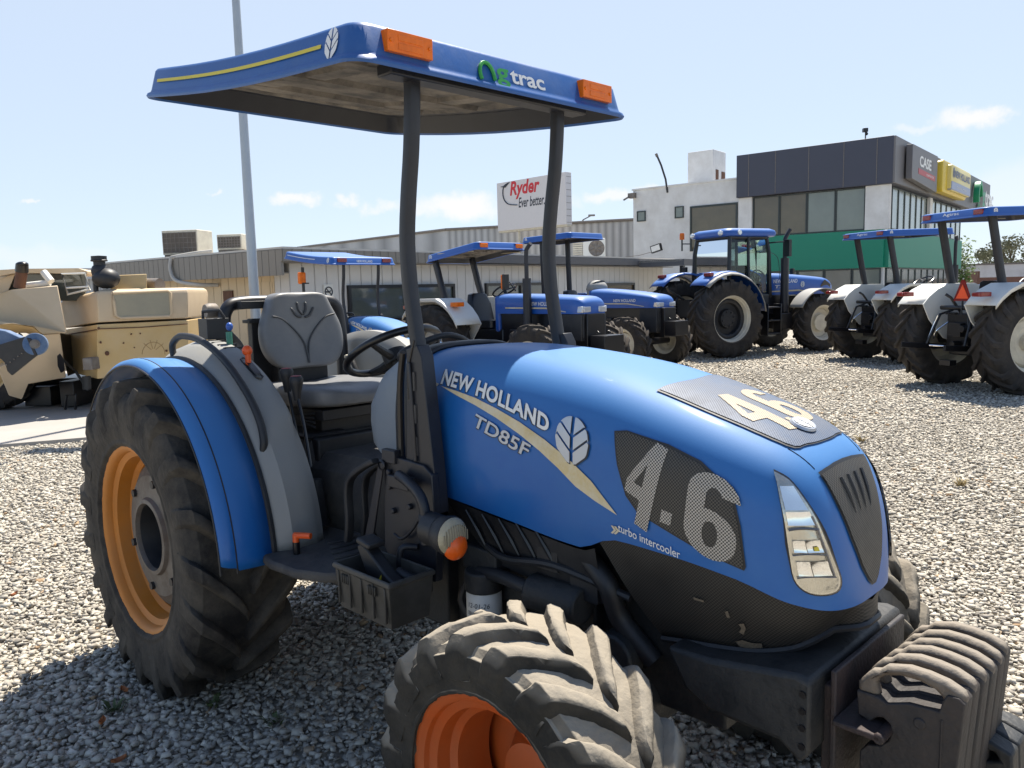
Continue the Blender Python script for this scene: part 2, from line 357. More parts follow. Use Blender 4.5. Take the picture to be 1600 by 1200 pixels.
# ------------------------------------------------------------------ shared vehicle pieces
def tyre(b, R_, rr, w, nl, hl, c, n=72, lw=.030, sw=1.15, inner=True):
    Rc = R_-hl; cx, cy, cz = c
    d = Rc-rr
    half = [(rr-.004, .40), (rr+.018, .455), (rr+.10*d, .474), (rr+.12*d, .482), (rr+.16*d, .482), (rr+.18*d, .478), (rr+.3*d, .492), (rr+.55*d, .50), (rr+.78*d, .49), (Rc-.03, .465), (Rc-.010, .42), (Rc-.001, .25)]
    prof = [(r, -q*w) for r, q in half]+[(Rc+.003, 0)]+[(r, q*w) for r, q in half[::-1]]
    b.lathe(prof, 'y', c, n)
    rnd = random.Random(3)
    A = .5*w*sw/Rc
    st = [(.005, Rc, .02, R_-.010), (.05, Rc, .055, R_-.001), (.12, Rc, .12, R_), (.2, Rc, .2, R_-.001), (.30, Rc-.002, .30, R_-.003), (.385, Rc-.008, .39, R_-.006), (.45, Rc-.10*d, .468, R_-.014), (.485, Rc-.24*d, .512, Rc-.09*d), (.495, Rc-.40*d, .516, Rc-.28*d), (.497, Rc-.54*d, .502, Rc-.54*d)]
    for s in (-1, 1):
        for k in range(nl):
            th0 = 2*math.pi*(k+(.5 if s > 0 else 0))/nl+rnd.uniform(-.01, .01)
            rings = []
            for i, (yb, rb, yt, rt) in enumerate(st):
                q = min(yb/.5, 1); th = th0+A*(q**.82)
                hb = lw*(1.28+.25*q)/rb; ht = lw*(.72+.25*q)/rt
                jr = rnd.uniform(-.003, .002); rb -= .012
                ring = []
                for (yy, r_, a) in ((yb, rb, th-hb), (yt, rt+jr-.004, th-ht), (yt, rt+jr, th-ht*.6), (yt, rt+jr, th+ht*.6), (yt, rt+jr-.004, th+ht), (yb, rb, th+hb)):
                    ring.append(Vector((cx+r_*math.cos(a), cy+s*yy*w, cz+r_*math.sin(a))))
                rings.append(ring)
            b.loft(rings)
    return b
wear_tex = bpy.data.textures.new('wear', 'CLOUDS'); wear_tex.noise_scale = .035; wear_tex.noise_depth = 3
def wheel(root, c, R_, rr, w, nl, hl, s, rim_m, tyre_m, hub_m, disc, n=72, lw=.03, dark=None, hole=0):
    """rim (the part) with a tyre and a hub disc; s = side of the outer face; disc = [(r, y from the centre, outwards)]"""
    cx, cy, cz = c
    b = B()
    pr = [(rr+.022, .425), (rr+.024, .44), (rr+.016, .447), (rr+.004, .44), (rr-.008, .41), (rr-.012, .36), (rr-.034, .33), (rr-.040, .20), (rr-.058, .16), (rr-.060, -.22), (rr-.03, -.30), (rr-.008, -.40), (rr+.02, -.44), (rr+.022, -.42), (rr+.0, -.39), (rr+.0, .40), (rr+.022, .425)]
    b.lathe([(r, s*q*w) for r, q in pr], 'y', c, n)
    rim = obj('wheel', b, rim_m, root, smooth=35)
    t = B(); tyre(t, R_, rr, w, nl, hl, c, n, lw)
    ty = obj('tyre', t, tyre_m, rim, smooth=38, bev=(.013 if R_ < .5 else .008) if root is T else 0)
    if root is T:
        q = ty.modifiers.new('sub', 'SUBSURF'); q.subdivision_type = 'SIMPLE'; q.levels = 1; q.render_levels = 1
        q = ty.modifiers.new('wear', 'DISPLACE'); q.texture = wear_tex; q.strength = .012 if R_ < .5 else .007; q.mid_level = .5
    h = B()
    if hole: h.mi = 1; h.lathe([(r, s*q) for r, q in disc[-hole:]], 'y', c, n); h.mi = 0; disc = disc[:1-hole]
    h.lathe([(r, s*q) for r, q in disc], 'y', c, n)
    if dark:
        h.mi = 1
        for k in range(dark[2]):
            a = 2*math.pi*(k+.3)/dark[2]; p = Vector((cx+dark[0]*math.cos(a), cy+s*dark[1], cz+dark[0]*math.sin(a)))
            h.cyl(p, p+Vector((0, s*.022, 0)), dark[3], 8)
        h.mi = 0
    obj('hub_disc', h, [hub_m, black], rim, smooth=30)
    return rim
def rrect(x0, x1, y0, y1, r, m=6, e=8):
    pts = []
    for (cx, cy, a0, nx, ny) in ((x1-r, y1-r, 0, x0+r, y1), (x0+r, y1-r, 90, x0, y0+r), (x0+r, y0+r, 180, x1-r, y0), (x1-r, y0+r, 270, x1, y1-r)):
        for k in range(m+1):
            a = R(a0+90*k/m); pts.append((cx+r*math.cos(a), cy+r*math.sin(a)))
        lx, ly = pts[-1]
        for k in range(1, e): pts.append((lx+(nx-lx)*k/e, ly+(ny-ly)*k/e))
    return pts
def canopy(root, x0, x1, hw, zf, paint, under_m, h=.105, rad=.10, e=8):
    b = B()
    def ring(ins, dz, rd):
        return [Vector((x, y, zf(x)+dz)) for x, y in rrect(x0+ins, x1-ins, -hw+ins, hw-ins, max(rd, .02), 6, e)]
    rings = [ring(.012, .004, rad), ring(.004, -.004, rad), ring(0, .004, rad), ring(.004, .014, rad), ring(.014, .020, rad*.95), ring(.018, .030, rad*.9), ring(.034, h-.010, rad*.8), ring(.042, h, rad*.75), ring(.058, h+.005, rad*.6), ring(.10, h+.008, rad*.5), ring(.25, h+.016, rad*.4), ring(hw-.03, h+.022, .01)]
    b.loft(rings, True, False); b.f.append(list(range(len(b.v)-len(rings[0]), len(b.v)))); b.m.append(0)
    c = obj('canopy', b, paint, root, smooth=50)
    u = B()
    r1 = [ring(.013, .004, rad), ring(.040, .06, rad*.8), ring(.052, .078, rad*.7), ring(.10, .080, rad*.6)]
    r2 = [ring(.10, .080, rad*.6), ring(.115, .092, rad*.5), ring(.27, .092, rad*.4), ring(.28, .078, rad*.4), ring(.36, .078, rad*.4), ring(.37, .094, rad*.3), ring(hw-.03, .094, .01)]
    u.mi = 1; u.loft(r1, True, False); u.mi = 0
    u.loft(r2, True, False); u.f.append(list(range(len(u.v)-len(r2[0]), len(u.v)))[::-1]); u.m.append(0)
    for k in range(1, 4):
        xx = x0+(x1-x0)*k/4; u.loft([[Vector((xx+dx, y, zf(xx)+dz)) for dx, dz in ((-.05, .098), (-.03, .070), (.03, .070), (.05, .098))] for y in (-hw+.14, hw-.14)])
    obj('ceiling', u, [under_m, post_m], c, smooth=40)
    return c

# ------------------------------------------------------------------ the blue orchard tractor in front
T = thing('tractor', 'big blue open tractor in the foreground, orange wheels, 4.6 painted on its hood', 'tractor', (TX, TY, 0), -YAW)
HT = pchip([1.2, 1.30, 1.45, 1.6, 1.8, 2.0, 2.16, 2.3, 2.4, 2.5, 2.56, 2.60, 2.63, 2.648, 2.656, 2.662], [1.425, 1.432, 1.438, 1.433, 1.417, 1.39, 1.353, 1.313, 1.28, 1.238, 1.192, 1.12, 1.02, .90, .80, .70])
HW_ = pchip([1.2, 1.30, 2.0, 2.2, 2.35, 2.45, 2.52, 2.56, 2.6, 2.63, 2.645, 2.655, 2.662], [.292, .295, .303, .298, .287, .270, .248, .226, .193, .15, .108, .065, .0])
SP = pchip([1.2, 1.385, 1.70, 1.92, 1.965, 2.0, 2.035, 2.10, 2.27, 2.43, 2.555, 2.629, 2.662], [.966, .954, .928, .908, .907, .918, .938, .955, .947, .924, .880, .864, .862])
ZB = .70; NE = 3.5
def hood_y(x, z):
    t = HT(x); w = HW_(x)
    if z >= t: return 0
    zc = .55*t+.45*ZB
    if z > zc: return w*(1-((z-zc)/(t-zc))**NE)**(1/NE)
    return w*(1-.28*(max(0, (zc-z)/(zc-ZB)))**2.5)
def side_pt(x, z, off=.003, s=-1):
    e = .004
    y = hood_y(x, z); yx = (hood_y(x+e, z)-hood_y(x-e, z))/(2*e); yz = (hood_y(x, z+e)-hood_y(x, z-e))/(2*e)
    n = Vector((-yx, 1, -yz)).normalized()*off
    return Vector((x+n.x, s*(y+n.y), z+n.z))
def top_pt(x, y, off=.003):
    def z_(x, y):
        t = HT(x); w = HW_(x); zc = .55*t+.45*ZB; q = min(abs(y)/max(w, 1e-4), .999)
        return zc+(t-zc)*(1-q**NE)**(1/NE)
    e = .004; zx = (z_(x+e, y)-z_(x-e, y))/(2*e); zy = (z_(x, y+e)-z_(x, y-e))/(2*e)
    n = Vector((-zx, -zy, 1)).normalized()*off
    return Vector((x+n.x, y+n.y, z_(x, y)+n.z))
def hood_section(x):
    t = HT(x); w = HW_(x); s = SP(x); zc = .55*t+.45*ZB; half = []
    ph0 = 0
    if s < zc:
        for k in range(4): z = s+(zc-s)*k/4; half.append((hood_y(x, z), z))
    else: 
        for k in range(4): half.append((hood_y(x, min(s, t)), min(s, t)))
        ph0 = math.asin(min(1, ((s-zc)/max(t-zc, 1e-5)))**(NE/2)) if s < t else math.pi/2
    for k in range(15):
        ph = ph0+(math.pi/2-ph0)*(k/14)
        half.append((w*max(0, math.cos(ph))**(2/NE), zc+(t-zc)*math.sin(ph)**(2/NE)))
    return [Vector((x, -y, z)) for y, z in half]+[Vector((x, y, z)) for y, z in half[:-1][::-1]]
xs = [1.2+.0425*i for i in range(30)]+[2.45+.212*(1-(1-i/26)**2) for i in range(1, 27)]
xs = [x for x in xs if HT(x) > SP(x)+.002]
_a, _b = xs[-1], 2.662
for _ in range(40):
    _c = (_a+_b)/2
    if HT(_c) > SP(_c): _a = _c
    else: _b = _c
xs += [xs[-1]+(_a-xs[-1])*.6, _a]
b = B(); b.loft([hood_section(x) for x in xs], False, False)
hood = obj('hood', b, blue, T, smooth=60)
# mesh cowl under the nose
zb = pchip([1.9, 2.1, 2.3, 2.5, 2.6, 2.65, 2.662], [.64, .665, .70, .722, .745, .79, .82])
_a, _b = 2.6, 2.662
for _ in range(40):
    _c = (_a+_b)/2
    if HT(_c) > zb(_c)+.003: _a = _c
    else: _b = _c
XE = _a
def cowl_pt(t, q, s, ins=0.0):
    x0 = 2.03+.15*(1-q)
    x = x0+(XE-x0)*(1-(1-t)**1.7)
    hi = min(SP(x)+.006, HT(x)); z = zb(x)+(hi-zb(x))*q
    y = hood_y(x, min(z, HT(x)-1e-4)) if z < HT(x)-.0005 else 0
    x -= .72*max(0, hi-z)*max(0, (x-2.1)/.56)**2
    return Vector((x-.004*t, s*max(0, y-.006-ins), z))
b = B()
for s in (-1, 1): b.grid(lambda t, q: cowl_pt(t, q, s), [i/44 for i in range(45)], [i/10 for i in range(11)])
b.grid(lambda t, y: Vector((cowl_pt(t, 0, 1).x, cowl_pt(t, 0, 1).y*y, cowl_pt(t, 0, 1).z)), [i/44 for i in range(45)], [-1, -.5, 0, .5, 1])
lowgr = obj('lower_grille', b, scr_c, T, smooth=60)
b = B(); b.tube([cowl_pt(i/40, 0, -1)+Vector((0, -.004, -.004)) for i in range(41)]+[cowl_pt(i/40, 0, 1)+Vector((0, .004, -.004)) for i in range(40, -1, -1)], .009, 6)
obj('cowl_trim', b, black, lowgr)
# --- hood decals, screens and lamps (outlines in side view x, z or in plan x, y)
def poly_on(out, fn, cut=.03):
    return flat2d(out, [list(range(len(out)))], fn, cut)
def smooth2(pts, n=5):
    P = smooth_path([(x, y, 0) for x, y in pts]+[(*pts[0], 0)], n); return [(p.x, p.y) for p in P[:-1]]
SW = [(2.094, 1.243), (2.130, 1.247), (2.25, 1.222), (2.335, 1.192), (2.39, 1.155), (2.425, 1.105), (2.438, 1.06), (2.452, .965), (2.448, .955), (2.34, .987), (2.175, 1.048), (2.140, 1.085), (2.112, 1.16)]
def grow(pts, d):
    cx = sum(p[0] for p in pts)/len(pts); cy = sum(p[1] for p in pts)/len(pts); out = []
    for x, y in pts:
        v = Vector((x-cx, y-cy, 0)); v = v+v.normalized()*d; out.append((cx+v.x, cy+v.y))
    return out
for s in (-1, 1):
    rimw = obj('screen_seal', poly_on(grow(SW, .007), lambda x, z: side_pt(x, z, .0035, s)), black, hood)
    sw = obj('side_screen', poly_on(SW, lambda x, z: side_pt(x, z, .005, s)), scr_m, hood)
D4 = ([(.0, .33), (.0, .50), (.40, 1.0), (.72, 1.0), (.72, 0.0), (.40, 0.0), (.40, .33)], [(.20, .46), (.40, .46), (.40, .74)])
def fig4(): return [(.0, .30), (.0, .46), (.40, 1.02), (.66, 1.02), (.66, .0), (.36, .0), (.36, .30)], [[(.17, .46), (.36, .46), (.36, .74)]]
def fig6():
    out = []; 
    for k in range(9):      # top hook, outer edge from the right
        a = R(10+170*k/8); out.append((.5+.5*math.cos(a), .76+.26*math.sin(a)))
    for k in range(13):
        a = R(180+180*k/12); out.append((.5+.5*math.cos(a), .27+.27*math.sin(a)))
    for k in range(9):
        a = R(0+110*k/8); out.append((.5+.5*math.cos(a), .36+.24*math.sin(a)))
    out += [(.36, .60), (.36, .74)]
    for k in range(6):
        a = R(170-150*k/5); out.append((.51+.15*math.cos(a), .76+.11*math.sin(a)))
    hole = []
    for k in range(14):
        a = 2*math.pi*k/14; hole.append((.51+.15*math.cos(a), .30+.16*math.sin(a)))
    return out, [hole]
def figure(fig, fn, mtl, name, parent, cut=.025, clip=None, thick=0):
    out, holes = fig
    bm = B(); bm.prism(out, 0, lambda u, v, w: (u, v, 0), holes)
    return obj(name, flat2d([(p.x, p.y) for p in bm.v], bm.f, fn, cut), mtl, parent, smooth=0)
def inpoly(x, y, P):
    c = False
    for i in range(len(P)):
        x1, y1 = P[i]; x2, y2 = P[i-1]
        if (y1 > y) != (y2 > y) and x < (x2-x1)*(y-y1)/(y2-y1)+x1: c = not c
    return c
# side numbers: slanted, foot below the screen's edge; the painted foot outside the screen is plain white
def num_map(ox, oz, sx, sz, sh, slope, s=-1, off=.0062):
    return lambda u, v: side_pt(ox+u*sx+v*sh, oz+v*sz+u*slope, off, s)
for s in (-1,):
    figure(fig4(), num_map(2.116, 1.036, .125, .212, .052, -.055), scr_n, 'number', hood, .14)
    figure(fig6(), num_map(2.298, .990, .130, .198, .022, -.045), scr_n, 'number', hood, .14)
    figure(([(0, 0), (1, 0), (1, 1), (0, 1)], []), num_map(2.237, 1.035, .03, .032, .006, -.006), scr_n, 'number_dot', hood, .5)
# top screen with its own 4.6
TS = smooth2([(2.145, -.168), (2.15, 0), (2.145, .168), (2.33, .166), (2.488, .140), (2.512, .08), (2.517, 0), (2.512, -.08), (2.488, -.140), (2.33, -.166)], 4)
TSO = [(2.145+(x-2.145)*1.02-.004, y*1.05) for x, y in TS]
obj('screen_seal', poly_on(TSO, lambda x, y: top_pt(x, y, .0035), .05), black, hood)
obj('top_screen', poly_on(TS, lambda x, y: top_pt(x, y, .005), .05), scr_t, hood)
tm = lambda ox, oy, sx, sy, sh: (lambda u, v: top_pt(ox-v*sx+u*sh, oy+u*sy+0*v, .0062))
figure(fig4(), lambda u, v: top_pt(2.455-v*.20+.02*u, -.128+u*.155, .0064), scr_tn, 'number', hood, .12)
figure(fig6(), lambda u, v: top_pt(2.452-v*.19+.0*u, .018+u*.105, .0064), scr_tn, 'number', hood, .12)
figure(([(0, 0), (1, 0), (1, 1), (0, 1)], []), lambda u, v: top_pt(2.45-v*.03, -.016+u*.022, .0064), scr_tn, 'number_dot', hood, .5)
# round badge on the top screen
b = B(); c0 = top_pt(2.462, 0, .004); xa = (top_pt(2.49, 0, 0)-top_pt(2.43, 0, 0)).normalized()
def badge_pt(u, v, w=0): 
    p = top_pt(2.462-v, u, .012+w); return p
ring = [badge_pt(.040*math.cos(2*math.pi*k/28), .030*math.sin(2*math.pi*k/28), -.004) for k in range(28)]; ring2 = [badge_pt(.036*math.cos(2*math.pi*k/28), .027*math.sin(2*math.pi*k/28), .002) for k in range(28)]
b.loft([ring, ring2], True, True); bd = obj('badge', b, silver, hood, smooth=0)
V, Fc = leaf2d(.05, .046); b = flat2d([(x*1.15, y) for x, y in V], Fc, lambda u, v: badge_pt(u, v, .004)); obj('badge_leaf', b, white_d, hood)
# centre seam lines and the front grille
GR = smooth2([(.132, 1.176), (.07, 1.186), (0, 1.188), (-.07, 1.186), (-.132, 1.176)], 3)
def front_pt(y, z, off=.004):
    lo, hi = 2.0, 2.662
    for _ in range(40):
        md = (lo+hi)/2
        if HT(md) > z and hood_y(md, z) > abs(y): lo = md
        else: hi = md
    return Vector((lo, y, z))
def front_n(y, z, off):
    e = .006; p = front_pt(y, z); a = front_pt(y+e, z)-front_pt(y-e, z); c = front_pt(y, z+e)-front_pt(y, z-e)
    n = a.cross(c).normalized()
    if n.x < 0: n = -n
    return p+n*off
GO = [(-.128, 1.172), (-.10, 1.176), (-.05, 1.180), (0, 1.181), (.05, 1.180), (.10, 1.176), (.128, 1.172), (.112, 1.10), (.088, 1.02), (.058, .95), (.030, .912), (.012, .898), (-.012, .898), (-.030, .912), (-.058, .95), (-.088, 1.02), (-.112, 1.10)]
obj('grille_seal', poly_on(grow(GO, .007), lambda y, z: front_n(y, z, .003), .02), black, hood)
gr = obj('front_grille', poly_on(GO, lambda y, z: front_n(y, z, .005), .02), scr_f, hood)
b = B()
for y0 in (-.060, -.020, .020, .060):
    pts = [front_n(y0*(1-.25*k/8), 1.155-.085*k/8, .0045) for k in range(9)]
    b.tube(pts, [.006]*5+[.005, .004, .003, .001], 6)
obj('grille_slot', b, black, hood)  # black tubes stand in for the dark slots of the grille
# headlights: recess, reflectors, clear cover
HL = [(2.498, 1.186), (2.530, 1.168), (2.560, 1.132), (2.586, 1.085), (2.606, 1.03), (2.622, .972), (2.629, .935), (2.624, .912), (2.60, .908), (2.575, .918), (2.556, .945), (2.547, 1.0), (2.535, 1.08), (2.515, 1.15)]
HLs = smooth2(HL, 3)
bowl_m = mat('lamp_bowl', (.60, .57, .50), .2, .7, var=.35, scale=22, bump=.5, bscale=22)
lampt_m = mat('lamp_trim', (.16, .16, .17), .25, .5)
for s in (-1, 1):
    obj('lamp_seal', poly_on(grow(HLs, .005), lambda x, z: side_pt(x, z, .002, s), .02), black, hood)
    hl = obj('headlight', poly_on(HLs, lambda x, z: side_pt(x, z, .003, s), .02), bowl_m, hood)
    def xr(z):
        q = sorted(x1+(x2-x1)*(z-z1)/(z2-z1) for (x1, z1), (x2, z2) in zip(HLs, HLs[1:]+HLs[:1]) if (z1 > z) != (z2 > z)); return q[0], q[-1]
    def lp(u, z, off): a_, b_ = xr(z); return side_pt(a_+(b_-a_)*u, z, off, s)
    for zs, us in (([1.070, 1.085, 1.10], (.10, .36, .62, .90)), ([1.104, 1.122, 1.14, 1.155], (.12, .36, .62, .88)), ([1.008, 1.016, 1.026, 1.036], (.14, .30, .48)), ([1.008, 1.016, 1.026, 1.036], (.50, .68, .86)), ([.953, .963, .975, .987], (.14, .30, .48)), ([.953, .963, .975, .987], (.50, .68, .87))):
        b = B()
        for i in range(len(zs)-1):
            for j in range(len(us)-1):
                q_ = lambda a_, c_: lp(us[a_], zs[c_], .0035+.0045*(((a_-(len(us)-1)/2)/((len(us)-1)/2))**2+((c_-(len(zs)-1)/2)/((len(zs)-1)/2))**2)/2)
                b.add([q_(j, i), q_(j+1, i), q_(j+1, i+1), q_(j, i+1)], [(0, 1, 2, 3)])
        obj('reflector', b, chrome, hood, smooth=80)
    b = B()
    for z_, ra in ((1.060, .0032), (1.001, .0016), (.948, .0016)):
        b.tube([lp(.08+.84*k/8, z_+.004*math.sin(k/8*3.1), .008) for k in range(9)], ra, 6)
    b.tube([lp(.90, .95+.02*k, .008) for k in range(8)], .0025, 6)
    obj('lamp_divider', b, lampt_m, hood)
    b = B(); b.add([lp(.66, 1.012, .0082), lp(.78, 1.012, .0082), lp(.77, 1.022, .0082), lp(.67, 1.021, .0082)], [(0, 1, 2, 3)]); obj('lamp_glint', b, yellow, hood)  # yellow patch paints a warm reflection inside the headlight
    obj('lens', poly_on(HLs, lambda x, z: side_pt(x, z, .0085, s), .02), cglass, hood)
b = B()
for sg in (-1, 1): b.tube([top_pt(2.497+.012*k, sg*(.148-.003*k), .0004) for k in range(6)], .0011, 5)
obj('hood_seam', b, black, hood)
patch_m = mat('worn_mesh', (.13, .105, .075), .8, var=.4, scale=60, bump=.3, bscale=200)
for P_ in ([(2.455, .742), (2.475, .752), (2.50, .748), (2.525, .752), (2.53, .738), (2.50, .728), (2.47, .727)], [(2.46, .80), (2.472, .806), (2.48, .79), (2.476, .77), (2.464, .775), (2.468, .79)], [(2.42, .828), (2.428, .834), (2.435, .815), (2.428, .812)], [(2.33, .85), (2.36, .848), (2.36, .842), (2.33, .843)]):
    obj('worn_patch', poly_on(P_, lambda x, z: side_pt(x, z, .0015, -1)-Vector((.72*max(0, SP(x)-z)*((x-2.1)/.56)**2+.002, 0, 0)), .02), patch_m, lowgr, smooth=0)
# gold stripe, lettering and emblem on both sides
STR = [(1.376, 1.316), (1.46, 1.306), (1.55, 1.292), (1.65, 1.268), (1.75, 1.238), (1.85, 1.199), (1.95, 1.150), (2.02, 1.106), (2.105, 1.027), (2.03, 1.054), (1.965, 1.082), (1.90, 1.125), (1.83, 1.165), (1.75, 1.203), (1.65, 1.241), (1.55, 1.271), (1.46, 1.293)]
STR0 = [(1.20, 1.334), (1.29, 1.331), (1.362, 1.322), (1.355, 1.314), (1.29, 1.322), (1.20, 1.326)]
for s in (-1, 1):
    # read left to right: towards the nose on the near side, towards the cab on the far side
    def line(xa, za, xb, zb_, up, sgn=s, off=.0045):
        L_ = xb-xa
        if sgn < 0: return lambda u, v: side_pt(xa+u*1.0, za+(zb_-za)*(u/L_)+v-.0*u, off, sgn)
        return lambda u, v: side_pt(xb-u*1.0, zb_+(za-zb_)*(u/L_)+v, off, sgn)
    o1 = obj('gold_stripe', poly_on(STR, lambda x, z: side_pt(x, z, .0030, s), .04), gold, hood, smooth=0)
    obj('gold_stripe', poly_on(STR0, lambda x, z: side_pt(x, z, .0030, s), .04), gold, hood, smooth=0)
    a0, a1 = 1.372, 1.866
    def arc(u, v, sgn=s):
        t = u/(a1-a0); x = a0+u if sgn < 0 else a1-u; tx = (x-a0)/(a1-a0)
        z = 1.322-.042*tx-.062*tx*tx
        return side_pt(x+v*.0, z+v*(1.0), .0050, sgn)
    b = text_on('NEW HOLLAND', .046, a1-a0, arc, 0, .034, .04, 1.06); obj('lettering', b, white_d, hood, smooth=0)
    bsh = text_on('NEW HOLLAND', .046, a1-a0, lambda u, v: arc(u-.004, v-.004)-Vector((0, s*.0008, 0)), 0, .042, .04, 1.06); obj('lettering_shadow', bsh, dark_d, hood, smooth=0)
    t0, t1 = 1.560, 1.800
    def arc2(u, v, sgn=s):
        x = t0+u if sgn < 0 else t1-u; tx = (x-t0)/(t1-t0)
        return side_pt(x+(v*.18 if sgn < 0 else -v*.18)*0, 1.203-.070*tx+v*1.0, .0050, sgn)
    b = text_on('TD85F', .044, t1-t0, arc2, .3, .014, .04); obj('model_lettering', b, silver, hood, smooth=0)
    b = text_on('TD85F', .044, t1-t0, lambda u, v: arc2(u-.004, v-.004)-Vector((0, s*.0008, 0)), .3, .026, .04); obj('lettering_shadow', b, dark_d, hood, smooth=0)
    c0, c1 = 2.108, 2.292
    b = text_on('turbo intercooler', .022, c1-c0, lambda u, v: side_pt((c0+u) if s < 0 else (c1-u), .984-.036*(u/(c1-c0) if s < 0 else 1-u/(c1-c0))+v, .0045, s), .0, .004, .05)
    obj('small_lettering', b, white_d, hood, smooth=0)
    b = B()
    for dx in (0, .010):
        b.add([side_pt(2.085+dx, .996, .0045, s), side_pt(2.092+dx, .996, .0045, s), side_pt(2.102+dx, .985, .0045, s), side_pt(2.090+dx, .974, .0045, s), side_pt(2.083+dx, .975, .0045, s), side_pt(2.094+dx, .985, .0045, s)], [(0, 1, 2, 5), (5, 2, 3, 4)])
    obj('small_arrow', b, gold, hood, smooth=0)
    V, Fc = leaf2d(.118, .128)
    obj('emblem_shadow', flat2d([(x*1.04, y*1.03) for x, y in V], Fc, lambda u, v: side_pt(1.954+u, 1.206+v-.12*u, .0036, s), .04), dark_d, hood, smooth=0)
    obj('emblem', flat2d(V, Fc, lambda u, v: side_pt(1.952+u, 1.208+v-.12*u, .0055, s), .04), silver, hood, smooth=0)
# rear collar of the hood and the dash cowl
b = B()
def collar(x, d): return [p+Vector((0, 0, 0)) for p in [Vector((x, q.y*(1+d), 1.0+(q.z-1.0)*(1+d*.6))) for q in hood_section(1.25)]]
b.loft([collar(1.225, .012), collar(1.21, .035), collar(1.165, .035), collar(1.15, .01)], False, False)
obj('hood_seal', b, black, T, smooth=50, solid=.01)
b = B(); 
def dash_ring(x, w, zt, z0, lean=0):
    pts = []
    for k in range(13):
        a = R(180-180*k/12); pts.append(Vector((x+lean*(math.sin(a) if True else 0), w*math.copysign(abs(math.cos(a))**.5, math.cos(a)), 1.16+(zt-1.16)*math.sin(a)**.55)))
    return [Vector((x, -w*.97, z0))]+pts+[Vector((x, w*.97, z0))]
b.loft([dash_ring(1.175, .292, 1.435, 1.0), dash_ring(1.10, .29, 1.425, 1.02), dash_ring(1.02, .285, 1.375, 1.05), dash_ring(.965, .275, 1.29, 1.08), dash_ring(.945, .24, 1.21, 1.10)], True, True)
obj('dash_cowl', b, dashm, T, smooth=50)
b = B(); b.tube(smooth_path([(.98, -.12, 1.35), (1.03, -.17, 1.405), (1.08, 0, 1.46), (1.03, .17, 1.405), (.98, .12, 1.35)], 6), .012, 8); b.box(.95, 1.08, -.13, .13, 1.33, 1.40)
obj('gauge_panel', b, black, T, bev=.01)
# steering wheel
b = B(); sc_c = Vector((.745, 0, 1.385)); n_ = Vector((-.50, 0, .866)); e1 = Vector((0, 1, 0)); e2 = n_.cross(e1)
b.tube([sc_c+(e1*math.cos(2*math.pi*k/40)+e2*math.sin(2*math.pi*k/40))*.195 for k in range(40)], .0155, 10, True)
sw_o = obj('steering_wheel', b, blackg, T)
b = B()
for a in (90, 210, 330):
    b.tube([sc_c-n_*.03, sc_c-n_*.02+(e1*math.cos(R(a))+e2*math.sin(R(a)))*.10, sc_c+(e1*math.cos(R(a))+e2*math.sin(R(a)))*.19], [.022, .016, .012], 8)
b.cyl(sc_c-n_*.05, sc_c+n_*.0, .05, 20); b.cyl(sc_c-n_*.25, sc_c-n_*.04, .03, 14)
obj('wheel_hub', b, black, sw_o)
# --- rear and front wheels
rear_disc = [(r_, y_-.04) for r_, y_ in [(.335, -.06), (.33, .06), (.30, .115), (.265, .135), (.255, .142), (.20, .146), (.165, .150), (.158, .165), (.142, .168), (.136, .15), (.133, -.02), (.0, -.03)]]
for s in (-1, 1):
    wheel(T, (0, s*.615, .637), .668, .375, .40, 19, .050, s, orange, rubber, hubdark, rear_disc, 84, .028, (.232, .095, 6, .017), 3)
front_disc = [(.250, -.10), (.205, -.085), (.17, -.075), (.13, -.08), (.11, -.05), (.095, -.02), (.07, -.015), (.0, -.012)]
for s in (-1, 1):
    wheel(T, (2.064, -.625, .404) if s < 0 else (2.088, .665, .452), .434 if s < 0 else .468, .262 if s < 0 else .275, .29, 18, .030, s, orange_f, rubber_f, orange_f, front_disc, 84, .030)
b = B(); b.tube([(0, -.62, .637), (0, -.42, .637), (0, -.3, .637), (0, .3, .637), (0, .42, .637), (0, .62, .637)], [.10, .10, .15, .15, .10, .10], 20)
b.box(-.45, .6, -.2, .2, .42, .86); b.box(-.3, .3, -.27, .27, .5, .95)
obj('rear_axle', b, iron, T, bev=.02)
b = B(); b.tube([(2.064, -.52, .42), (2.064, -.40, .43), (2.064, -.15, .45), (2.064, .15, .45), (2.064, .40, .43), (2.064, .52, .42)], [.10, .075, .09, .09, .075, .10], 16)
b.cyl((1.95, -.45, .40), (1.95, .45, .40), .022, 10); b.cyl((1.2, .0, .42), (2.0, 0, .42), .04, 12)
obj('front_axle', b, iron, T)
# engine, side panels, pipes, filter
b = B(); b.box(1.25, 2.35, -.17, .17, .46, .98); b.box(.6, 1.3, -.22, .22, .45, .74); b.box(1.45, 1.95, -.21, -.1, .62, .80); b.cyl((1.75, -.26, .72), (1.95, -.26, .72), .055, 14); b.cyl((2.05, -.2, .60), (2.05, -.27, .60), .07, 14)
b.box(1.62, 1.72, -.25, -.15, .52, .60); b.cyl((1.55, .2, .6), (2.0, .2, .6), .06, 12)
obj('engine', b, iron, T, bev=.008)
b = B()
b.grid(lambda x, q: Vector((x, -(hood_y(x, SP(x))-.012-.035*(1-q)), SP(x)-.012-.17*(1-q)*min(1, (x-1.38)/.25+.3))), [1.38+.035*i for i in range(19)], [i/5 for i in range(6)])
b.grid(lambda x, q: Vector((x, (hood_y(x, SP(x))-.012-.035*(1-q)), SP(x)-.012-.17*(1-q))), [1.38+.035*i for i in range(19)], [i/5 for i in range(6)])
ep = obj('engine_panel', b, black, T, smooth=50)
b = B()
